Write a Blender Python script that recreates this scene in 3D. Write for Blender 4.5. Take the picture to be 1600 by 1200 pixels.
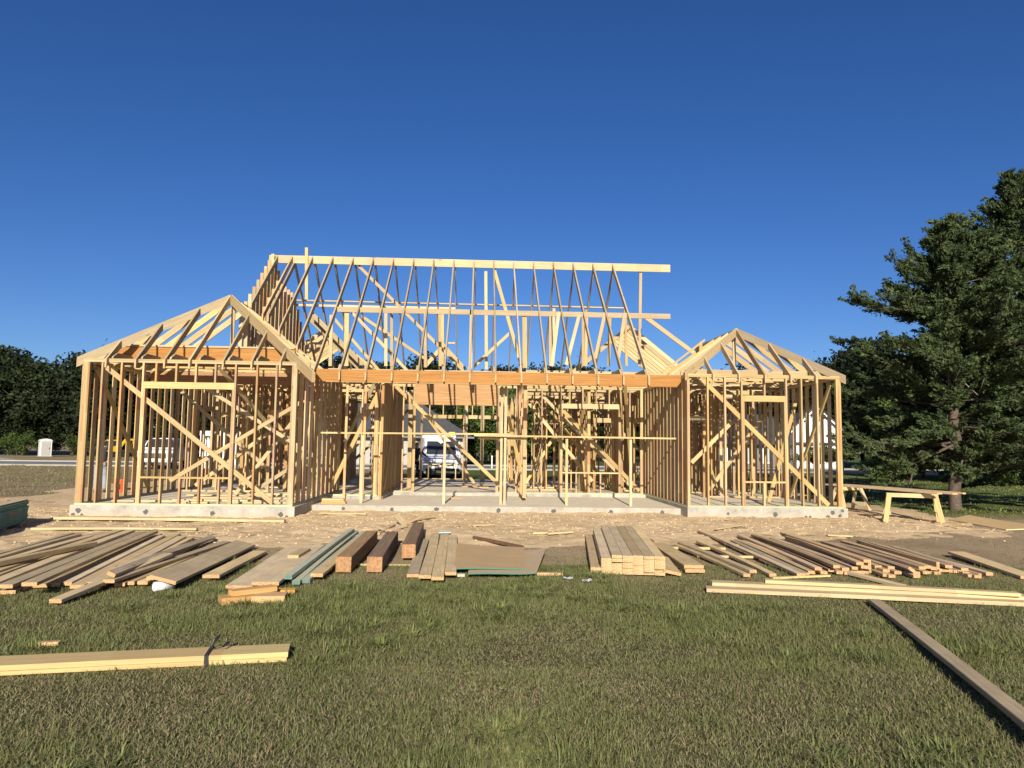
import bpy, bmesh, math, random
import numpy as np
from mathutils import Vector, Matrix, noise

for o in list(bpy.data.objects):
    bpy.data.objects.remove(o)
SC = bpy.context.scene
COL = SC.collection
R = math.radians

# ------------------------------------------------------------------ camera
cam_data = bpy.data.cameras.new('camera')
cam = bpy.data.objects.new('camera', cam_data)
COL.objects.link(cam)
CAM_LOC = Vector((8.392, -15.978, 1.334))
YAW, PITCH, ROLL, FPX = 0.045, 0.084, 0.0133, 1155.1
_f = Vector((math.sin(YAW) * math.cos(PITCH), math.cos(YAW) * math.cos(PITCH), math.sin(PITCH)))
_r = Vector((math.cos(YAW), -math.sin(YAW), 0))
_u = _r.cross(_f)
_r2 = _r * math.cos(ROLL) + _u * math.sin(ROLL)
_u2 = -_r * math.sin(ROLL) + _u * math.cos(ROLL)
cam.matrix_world = Matrix(((_r2.x, _u2.x, -_f.x, CAM_LOC.x), (_r2.y, _u2.y, -_f.y, CAM_LOC.y),
                           (_r2.z, _u2.z, -_f.z, CAM_LOC.z), (0, 0, 0, 1)))
cam_data.sensor_fit = 'HORIZONTAL'
cam_data.sensor_width = 36.0
cam_data.lens = 36.0 * FPX / 1600.0
cam_data.clip_start = 0.05
cam_data.clip_end = 2000
SC.camera = cam
SC.render.resolution_x, SC.render.resolution_y = 1024, 768

# ------------------------------------------------------------------ sky, sun, exposure
SUN_EL = R(22.5)
SHADOW_YAW = 0.05                      # shadows run this way, measured from +Y towards +X
sun_dir = Vector((-math.sin(SHADOW_YAW) * math.cos(SUN_EL), -math.cos(SHADOW_YAW) * math.cos(SUN_EL), math.sin(SUN_EL)))
world = bpy.data.worlds.new('World')
SC.world = world
world.use_nodes = True
wn = world.node_tree.nodes
wn.clear()
sky = wn.new('ShaderNodeTexSky')
sky.sky_type = 'NISHITA'
sky.sun_disc = False
sky.sun_elevation = SUN_EL
sky.sun_rotation = math.atan2(sun_dir.x, sun_dir.y)
sky.altitude = 200
sky.air_density = 0.75
sky.dust_density = 1.0
sky.ozone_density = 4.0
bg = wn.new('ShaderNodeBackground')
bg.inputs['Strength'].default_value = 0.070
wo = wn.new('ShaderNodeOutputWorld')
hsv = wn.new('ShaderNodeHueSaturation')
hsv.inputs['Saturation'].default_value = 1.2
hsv.inputs['Hue'].default_value = 0.511
world.node_tree.links.new(sky.outputs[0], hsv.inputs['Color'])
world.node_tree.links.new(hsv.outputs[0], bg.inputs[0])
world.node_tree.links.new(bg.outputs[0], wo.inputs[0])
sun_data = bpy.data.lights.new('sun', 'SUN')
sun_data.energy = 5.0
sun_data.angle = R(0.53)
sun_data.color = (1.0, 0.92, 0.76)
sun = bpy.data.objects.new('sun', sun_data)
COL.objects.link(sun)
sun.rotation_euler = (-sun_dir).to_track_quat('-Z', 'Y').to_euler()
sun.location = (8, -30, 14)
vs = SC.view_settings
vs.view_transform = 'Standard'
vs.look = 'None'
vs.gamma = 1.0
vs.use_curve_mapping = False
vs.exposure = 0.65

# ------------------------------------------------------------------ small helpers
def tag(o, label=None, cat=None, group=None, kind=None):
    if label: o['label'] = label
    if cat: o['category'] = cat
    if group: o['group'] = group
    if kind: o['kind'] = kind
    return o

def link(o, parent=None):
    COL.objects.link(o)
    if parent is not None:
        o.parent = parent
    return o

def empty(name, loc=(0, 0, 0), rz=0.0, parent=None):
    o = bpy.data.objects.new(name, None)
    o.location = loc
    o.rotation_euler = (0, 0, rz)
    o.empty_display_size = 0.3
    return link(o, parent)

def mesh_obj(name, verts, faces, mats, parent=None, fm=None, smooth=False):
    me = bpy.data.meshes.new(name)
    me.from_pydata([tuple(v) for v in verts], [], faces)
    for m in (mats if isinstance(mats, (list, tuple)) else [mats]):
        me.materials.append(m)
    if fm is not None:
        me.polygons.foreach_set('material_index', fm)
    if smooth:
        me.polygons.foreach_set('use_smooth', [True] * len(me.polygons))
    me.update()
    return link(bpy.data.objects.new(name, me), parent)

def bm_obj(name, bm, mats, parent=None, smooth=False):
    me = bpy.data.meshes.new(name)
    bm.to_mesh(me)
    bm.free()
    for m in (mats if isinstance(mats, (list, tuple)) else [mats]):
        me.materials.append(m)
    if smooth:
        me.polygons.foreach_set('use_smooth', [True] * len(me.polygons))
    return link(bpy.data.objects.new(name, me), parent)

class MB:
    """collects boxes, prisms and tubes into one mesh (one part)"""
    def __init__(self):
        self.v, self.f, self.m = [], [], []
    def box(self, x0, x1, y0, y1, z0, z1, mi=0):
        b = len(self.v)
        self.v += [(x0, y0, z0), (x1, y0, z0), (x1, y1, z0), (x0, y1, z0), (x0, y0, z1), (x1, y0, z1), (x1, y1, z1), (x0, y1, z1)]
        self.f += [tuple(b + i for i in q) for q in ((0, 3, 2, 1), (4, 5, 6, 7), (0, 1, 5, 4), (1, 2, 6, 5), (2, 3, 7, 6), (3, 0, 4, 7))]
        self.m += [mi] * 6
        return self
    def prism(self, poly, axis, a, b_, mi=0):
        """poly in the two other axes, extruded along axis from a to b_"""
        n, s = len(poly), len(self.v)
        for t in (a, b_):
            for p in poly:
                q = list(p); q.insert(axis, t); self.v.append(tuple(q))
        self.f += [tuple(s + i for i in reversed(range(n))), tuple(s + n + i for i in range(n))]
        self.f += [(s + i, s + (i + 1) % n, s + n + (i + 1) % n, s + n + i) for i in range(n)]
        self.m += [mi] * (n + 2)
        return self
    def tube(self, p0, p1, r0, r1, n=8, mi=0, cap=True):
        p0, p1 = Vector(p0), Vector(p1)
        d = (p1 - p0).normalized()
        a = d.orthogonal().normalized(); b = d.cross(a)
        s = len(self.v)
        for p, r in ((p0, r0), (p1, r1)):
            for i in range(n):
                t = 2 * math.pi * i / n
                self.v.append(tuple(p + a * (r * math.cos(t)) + b * (r * math.sin(t))))
        self.f += [(s + i, s + (i + 1) % n, s + n + (i + 1) % n, s + n + i) for i in range(n)]
        self.m += [mi] * n
        if cap:
            self.f += [tuple(s + i for i in reversed(range(n))), tuple(s + n + i for i in range(n))]
            self.m += [mi] * 2
        return self
    def quad(self, a, b, c, d, mi=0):
        s = len(self.v)
        self.v += [tuple(a), tuple(b), tuple(c), tuple(d)]
        self.f.append((s, s + 1, s + 2, s + 3)); self.m.append(mi)
        return self
    def build(self, name, mats, parent=None, bevel=0.0, smooth=False):
        o = mesh_obj(name, self.v, self.f, mats, parent, self.m, smooth)
        bm = bmesh.new(); bm.from_mesh(o.data)
        bmesh.ops.recalc_face_normals(bm, faces=bm.faces)
        if bevel > 0:
            bmesh.ops.bevel(bm, geom=bm.edges[:], offset=bevel, segments=2, affect='EDGES', profile=0.6)
        bm.to_mesh(o.data); bm.free()
        return o

# ------------------------------------------------------------------ materials
def mat(name):
    m = bpy.data.materials.new(name)
    m.use_nodes = True
    return m, m.node_tree.nodes, m.node_tree.links, m.node_tree.nodes['Principled BSDF']

def mixc(nd, lk, fac, a, b, mode='MIX'):
    n = nd.new('ShaderNodeMix'); n.data_type = 'RGBA'; n.blend_type = mode
    for key, v in ((0, fac), (6, a), (7, b)):
        if hasattr(v, 'is_linked') or hasattr(v, 'links'):
            lk.new(v, n.inputs[key])
        elif key == 0:
            n.inputs[0].default_value = v
        else:
            n.inputs[key].default_value = (*v, 1) if len(v) == 3 else v
    return n.outputs[2]

def math_n(nd, lk, op, a, b=None, c=None):
    n = nd.new('ShaderNodeMath'); n.operation = op
    for i, v in enumerate((a, b, c)):
        if v is None: continue
        if hasattr(v, 'links'): lk.new(v, n.inputs[i])
        else: n.inputs[i].default_value = v
    return n.outputs[0]

def ramp(nd, lk, src, stops):
    n = nd.new('ShaderNodeValToRGB')
    while len(n.color_ramp.elements) < len(stops): n.color_ramp.elements.new(0.5)
    for e, (p, c) in zip(n.color_ramp.elements, stops):
        e.position = p; e.color = (*c, 1) if len(c) == 3 else c
    lk.new(src, n.inputs[0])
    return n.outputs[0]

def noise_n(nd, lk, vec, scale, detail=3, rough=0.55, w=None, dist=0.0):
    n = nd.new('ShaderNodeTexNoise')
    n.inputs['Scale'].default_value = scale; n.inputs['Detail'].default_value = detail
    n.inputs['Roughness'].default_value = rough; n.inputs['Distortion'].default_value = dist
    if w is not None:
        n.noise_dimensions = '4D'; lk.new(w, n.inputs['W'])
    lk.new(vec, n.inputs['Vector'])
    return n.outputs[0]

def plain(name, col, rough=0.6, metal=0.0, var=0.12, scale=6.0, bump=0.0, spec=0.5):
    m, nd, lk, bs = mat(name)
    tc = nd.new('ShaderNodeTexCoord')
    nz = noise_n(nd, lk, tc.outputs['Object'], scale, 5, 0.6)
    a = tuple(max(0, c * (1 - var)) for c in col); b = tuple(min(1, c * (1 + var)) for c in col)
    lk.new(ramp(nd, lk, nz, [(0.3, a), (0.7, b)]), bs.inputs['Base Color'])
    bs.inputs['Roughness'].default_value = rough
    bs.inputs['Metallic'].default_value = metal
    bs.inputs['Specular IOR Level'].default_value = spec
    if bump > 0:
        bp = nd.new('ShaderNodeBump'); bp.inputs['Strength'].default_value = bump; bp.inputs['Distance'].default_value = 0.01
        lk.new(nz, bp.inputs['Height']); lk.new(bp.outputs[0], bs.inputs['Normal'])
    return m

def wood(name, light, dark, tint=None, tint_amt=0.6, knots=0.5, seg=0.75, weather=None, rough=0.75, obj_var=0.22, stain=0.0):
    """lumber: grain runs along local X, every object gets its own grain, tone and finger joints"""
    m, nd, lk, bs = mat(name)
    tc = nd.new('ShaderNodeTexCoord'); oi = nd.new('ShaderNodeObjectInfo')
    rnd = math_n(nd, lk, 'MULTIPLY', oi.outputs['Random'], 87.0)
    mp = nd.new('ShaderNodeMapping'); mp.inputs['Scale'].default_value = (1.4, 42, 42)
    lk.new(tc.outputs['Object'], mp.inputs['Vector'])
    g1 = noise_n(nd, lk, mp.outputs[0], 1.0, 4, 0.62, rnd, 0.6)
    mp2 = nd.new('ShaderNodeMapping'); mp2.inputs['Scale'].default_value = (3.0, 190, 190)
    lk.new(tc.outputs['Object'], mp2.inputs['Vector'])
    g2 = noise_n(nd, lk, mp2.outputs[0], 1.0, 2, 0.6, rnd)
    gsum = math_n(nd, lk, 'ADD', math_n(nd, lk, 'MULTIPLY', g1, 0.7), math_n(nd, lk, 'MULTIPLY', g2, 0.3))
    col = ramp(nd, lk, gsum, [(0.36, dark), (0.60, light)])
    if tint is not None:
        sx = nd.new('ShaderNodeSeparateXYZ'); lk.new(tc.outputs['Object'], sx.inputs[0])
        idx = math_n(nd, lk, 'FLOOR', math_n(nd, lk, 'DIVIDE', math_n(nd, lk, 'ADD', sx.outputs[0], rnd), seg))
        wn_ = nd.new('ShaderNodeTexWhiteNoise'); wn_.noise_dimensions = '2D'
        cx = nd.new('ShaderNodeCombineXYZ'); lk.new(idx, cx.inputs[0]); lk.new(rnd, cx.inputs[1]); lk.new(cx.outputs[0], wn_.inputs['Vector'])
        fac = math_n(nd, lk, 'MULTIPLY', math_n(nd, lk, 'POWER', wn_.outputs[0], 1.6), tint_amt)
        col = mixc(nd, lk, fac, col, tint)
    if knots > 0:
        mp3 = nd.new('ShaderNodeMapping'); mp3.inputs['Scale'].default_value = (2.2, 9, 9)
        lk.new(tc.outputs['Object'], mp3.inputs['Vector'])
        vo = nd.new('ShaderNodeTexVoronoi'); vo.voronoi_dimensions = '4D'; vo.inputs['Scale'].default_value = 1.0
        lk.new(mp3.outputs[0], vo.inputs['Vector']); lk.new(rnd, vo.inputs['W'])
        k = ramp(nd, lk, vo.outputs['Distance'], [(0.09, (1, 1, 1)), (0.17, (0, 0, 0))])
        kf = math_n(nd, lk, 'MULTIPLY', k, knots)
        col = mixc(nd, lk, kf, col, tuple(c * 0.35 for c in dark))
    if weather is not None:
        nz = noise_n(nd, lk, tc.outputs['Object'], 2.5, 5, 0.65, rnd)
        wf = ramp(nd, lk, nz, [(0.38, (0, 0, 0)), (0.66, (1, 1, 1))])
        col = mixc(nd, lk, math_n(nd, lk, 'MULTIPLY', wf, 0.75), col, weather)
    hs = nd.new('ShaderNodeHueSaturation')
    r2 = math_n(nd, lk, 'FRACT', math_n(nd, lk, 'MULTIPLY', oi.outputs['Random'], 13.7))
    lk.new(math_n(nd, lk, 'ADD', math_n(nd, lk, 'MULTIPLY', r2, obj_var * 2), 1 - obj_var), hs.inputs['Value'])
    r3 = math_n(nd, lk, 'FRACT', math_n(nd, lk, 'MULTIPLY', oi.outputs['Random'], 31.3))
    lk.new(math_n(nd, lk, 'ADD', math_n(nd, lk, 'MULTIPLY', r3, 0.3), 0.82), hs.inputs['Saturation'])
    lk.new(col, hs.inputs['Color'])
    lk.new(hs.outputs[0], bs.inputs['Base Color'])
    bs.inputs['Roughness'].default_value = rough
    bs.inputs['Specular IOR Level'].default_value = 0.25
    bp = nd.new('ShaderNodeBump'); bp.inputs['Strength'].default_value = 0.25; bp.inputs['Distance'].default_value = 0.003
    lk.new(g2, bp.inputs['Height']); lk.new(bp.outputs[0], bs.inputs['Normal'])
    return m

M = {}
M['stud'] = wood('new_pine', (0.487, 0.366, 0.183), (0.345, 0.240, 0.107), (0.378, 0.200, 0.100), 0.95, obj_var=0.28)
M['pine'] = wood('pale_pine', (0.500, 0.385, 0.195), (0.360, 0.265, 0.122), (0.378, 0.224, 0.116), 0.5, knots=0.8, obj_var=0.2)
M['rafter'] = wood('rafter_pine', (0.432, 0.342, 0.203), (0.306, 0.230, 0.131), (0.324, 0.203, 0.122), 0.4, knots=0.8, obj_var=0.25)
M['lvl'] = wood('laminated_beam', (0.381, 0.191, 0.061), (0.242, 0.107, 0.031), None, knots=0.5, obj_var=0.04)
M['ply'] = wood('plywood', (0.428, 0.237, 0.082), (0.251, 0.121, 0.039), None, knots=0.4, obj_var=0.04)
M['old'] = wood('weathered_pine', (0.68, 0.525, 0.30), (0.44, 0.325, 0.175), (0.54, 0.38, 0.21), 0.5, knots=0.9, weather=(0.40, 0.31, 0.19), obj_var=0.3)
M['old2'] = wood('brown_weathered_pine', (0.66, 0.485, 0.285), (0.42, 0.295, 0.165), (0.46, 0.30, 0.17), 0.4, knots=0.8, weather=(0.38, 0.265, 0.165), obj_var=0.28)
M['new'] = wood('fresh_pine', (0.539, 0.442, 0.233), (0.428, 0.326, 0.158), (0.409, 0.242, 0.140), 0.5, knots=0.8, obj_var=0.1)
M['cut'] = wood('orange_offcut', (0.55, 0.33, 0.125), (0.42, 0.22, 0.07), None, knots=0.4)
M['green'] = wood('treated_pine', (0.38, 0.40, 0.29), (0.26, 0.29, 0.205), None, knots=0.3, weather=(0.42, 0.37, 0.26))
M['sill'] = wood('treated_plate', (0.46, 0.46, 0.28), (0.34, 0.36, 0.215), None, knots=0.3)
M['timber'] = wood('brown_timber', (0.35, 0.235, 0.125), (0.21, 0.13, 0.065), None, knots=0.3, obj_var=0.05)
M['timber2'] = wood('dark_timber', (0.25, 0.175, 0.115), (0.14, 0.095, 0.06), None, knots=0.3, obj_var=0.05)
M['rust'] = plain('rusty_brown', (0.11, 0.055, 0.03), 0.8, 0, 0.3, 20)
M['end_old'] = plain('sawn_end_grain', (0.44, 0.26, 0.125), 0.8, 0, 0.4, 60)
M['end_new'] = plain('fresh_end_grain', (0.428, 0.293, 0.149), 0.8, 0, 0.35, 60)
M['end_green'] = plain('painted_green_end', (0.10, 0.16, 0.13), 0.7, 0, 0.2, 40)
M['end_timber'] = plain('timber_end_grain', (0.31, 0.165, 0.075), 0.8, 0, 0.35, 30)
M['teal'] = plain('teal_edge_paint', (0.018, 0.15, 0.15), 0.7, 0, 0.3, 6)
M['black'] = plain('black_plastic', (0.012, 0.012, 0.013), 0.5)
M['white'] = plain('white_plastic', (0.55, 0.56, 0.56), 0.5, 0, 0.12)

# ------------------------------------------------------------------ boards
_bcache = {}
def board_mesh(Lx, w, t, m_side, m_end, kx=0.0, chamfer=0.0):
    key = (round(Lx, 3), round(w, 3), round(t, 3), m_side, m_end, round(kx, 3), chamfer)
    if key in _bcache: return _bcache[key]
    bm = bmesh.new()
    vs_ = []
    for x in (-Lx / 2, Lx / 2):
        for y, z in ((-w / 2, -t / 2), (w / 2, -t / 2), (w / 2, t / 2), (-w / 2, t / 2)):
            vs_.append(bm.verts.new((x + kx * y, y, z)))
    for q in ((0, 1, 2, 3), (7, 6, 5, 4)):
        bm.faces.new([vs_[i] for i in q]).material_index = 1
    for i in range(4):
        j = (i + 1) % 4
        bm.faces.new([vs_[i], vs_[i + 4], vs_[j + 4], vs_[j]])
    bmesh.ops.recalc_face_normals(bm, faces=bm.faces)
    if chamfer > 0:
        es = [e for e in bm.edges if abs((e.verts[0].co - e.verts[1].co).x) > Lx * 0.5]
        bmesh.ops.bevel(bm, geom=es, offset=chamfer, segments=1, affect='EDGES')
    me = bpy.data.meshes.new('board')
    bm.to_mesh(me); bm.free()
    me.materials.append(M[m_side]); me.materials.append(M[m_end])
    _bcache[key] = me
    return me

LOCAL = {}
def set_local(o, m):
    o.matrix_parent_inverse = Matrix.Identity(4)
    o.matrix_local = m
    LOCAL[o.name] = m.copy()

def board(name, p0, p1, w, t, thin, mside='stud', mend='end_new', parent=None, plumb=False, roll=0.0, chamfer=0.0, quant=0.0):
    """a stick from p0 to p1; `thin` is the direction of its thickness t"""
    p0, p1 = Vector(p0), Vector(p1)
    d = p1 - p0
    Lx = d.length
    x = d / Lx
    z = Vector(thin); z = (z - x * z.dot(x)).normalized()
    y = z.cross(x)
    if roll:
        q = Matrix.Rotation(R(roll), 3, x); z = q @ z; y = q @ y
    k = 0.0
    if plumb and abs(y.z) > 1e-4:
        # shear the ends until they stand vertical: (kx*x + y) must be parallel to world Z inside the plane
        h = Vector((x.x, x.y, 0))
        if h.length > 1e-4:
            hn = h.normalized()
            k = -(y.dot(hn)) / (x.dot(hn))
    me = board_mesh(round(Lx, 3) if not quant else round(Lx / quant) * quant, w, t, mside, mend, k, chamfer)
    o = bpy.data.objects.new(name, me)
    c = (p0 + p1) / 2
    mw = Matrix(((x.x, y.x, z.x, c.x), (x.y, y.y, z.y, c.y), (x.z, y.z, z.z, c.z), (0, 0, 0, 1)))
    link(o, parent)
    set_local(o, mw)
    return o

ORD = ['first', 'second', 'third', 'fourth', 'fifth', 'sixth', 'seventh', 'eighth', 'ninth', 'tenth', 'eleventh', 'twelfth',
       'thirteenth', 'fourteenth', 'fifteenth', 'sixteenth', 'seventeenth', 'eighteenth', 'nineteenth', 'twentieth', 'twenty-first',
       'twenty-second', 'twenty-third', 'twenty-fourth', 'twenty-fifth', 'twenty-sixth', 'twenty-seventh', 'twenty-eighth',
       'twenty-ninth', 'thirtieth', 'thirty-first', 'thirty-second', 'thirty-third', 'thirty-fourth']
ORD += ['%s-%s' % (t, o) for t in ('thirty', 'forty', 'fifty') for o in ('first', 'second', 'third', 'fourth', 'fifth', 'sixth', 'seventh', 'eighth', 'ninth')][4:]
G = -0.24            # ground level; the slab top is z = 0
ROOF_STICKS = [
    ('purlin_post', (4.4, 3.9, 4.793), (4.412, 3.9, 3.407), 0.089),
    ('purlin_post', (4.786, 4.0, 4.995), (4.818, 4.0, 3.425), 0.12),
    ('purlin_post', (5.685, 5.2, 5.164), (5.728, 5.2, 3.572), 0.089),
    ('purlin_post', (5.561, 7.6, 5.602), (5.609, 7.6, 3.828), 0.089),
    ('purlin_post', (6.918, 3.9, 4.952), (6.953, 3.9, 3.419), 0.089),
    ('purlin_post', (7.205, 5.6, 5.233), (7.258, 5.6, 3.643), 0.089),
    ('purlin_post', (7.187, 7.6, 5.638), (7.214, 7.6, 3.858), 0.089),
    ('purlin_post', (8.163, 3.95, 5.024), (8.157, 3.95, 3.411), 0.089),
    ('ridge_post', (8.546, 6.36, 6.672), (8.614, 6.36, 3.652), 0.089),
    ('purlin_post', (9.607, 4.0, 5.029), (9.635, 4.0, 3.461), 0.12),
    ('purlin_post', (10.677, 7.7, 5.69), (10.693, 7.7, 3.932), 0.089),
    ('purlin_post', (10.791, 7.7, 5.819), (10.776, 7.7, 3.934), 0.089),
    ('purlin_post', (11.745, 7.7, 5.586), (11.753, 7.7, 3.951), 0.089),
    ('purlin_post', (11.869, 7.7, 5.8), (11.837, 7.7, 3.953), 0.089),
    ('purlin_post', (12.626, 7.7, 5.584), (12.588, 7.7, 3.967), 0.089),
    ('purlin_post', (13.131, 7.7, 5.87), (13.174, 7.7, 3.977), 0.089),
    ('ridge_post', (13.343, 6.36, 6.869), (13.299, 6.36, 3.835), 0.089),
    ('ridge_post', (3.114, 6.24, 7.24), (3.171, 6.24, 5.651), 0.089),
    ('roof_brace', (4.659, 6.4, 6.766), (7.936, 6.4, 3.585), 0.089),
    ('roof_brace', (4.56, 6.0, 5.267), (6.332, 6.0, 3.459), 0.089),
    ('roof_brace', (3.744, 7.8, 5.308), (5.265, 7.8, 3.617), 0.089),
    ('roof_brace', (4.578, 7.8, 5.451), (6.728, 7.8, 4.057), 0.089),
    ('roof_brace', (8.821, 6.4, 6.688), (9.685, 6.4, 3.773), 0.1),
    ('roof_brace', (8.244, 6.4, 3.747), (9.281, 6.4, 4.75), 0.089),
    ('roof_brace', (13.307, 5.6, 5.23), (15.035, 5.6, 3.976), 0.12),
    ('roof_brace', (14.352, 3.2, 4.213), (13.2, 3.2, 3.306), 0.045),
    ('roof_brace', (7.147, 7.5, 4.4), (6.751, 7.5, 3.92), 0.12),
    ('roof_brace', (7.246, 7.5, 4.505), (7.891, 7.5, 3.818), 0.12),
    ('roof_brace', (7.387, 7.5, 4.59), (7.611, 7.5, 4.594), 0.05),
    ('purlin_post', (11.101, 3.9, 4.937), (10.759, 3.9, 3.558), 0.089),
    ('purlin_post', (11.805, 3.9, 4.988), (11.546, 3.9, 3.748), 0.089),
    ('purlin_post', (12.353, 3.9, 4.999), (12.178, 3.9, 3.76), 0.089),
    ('purlin_post', (10.538, 3.9, 4.996), (10.358, 3.9, 3.516), 0.089),
    ('valley_rafter', (3.145, 7.0, 5.379), (4.812, 7.0, 3.769), 0.14),
    ('valley_rafter', (2.999, 7.4, 5.305), (4.591, 7.4, 3.748), 0.14),
]

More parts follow.
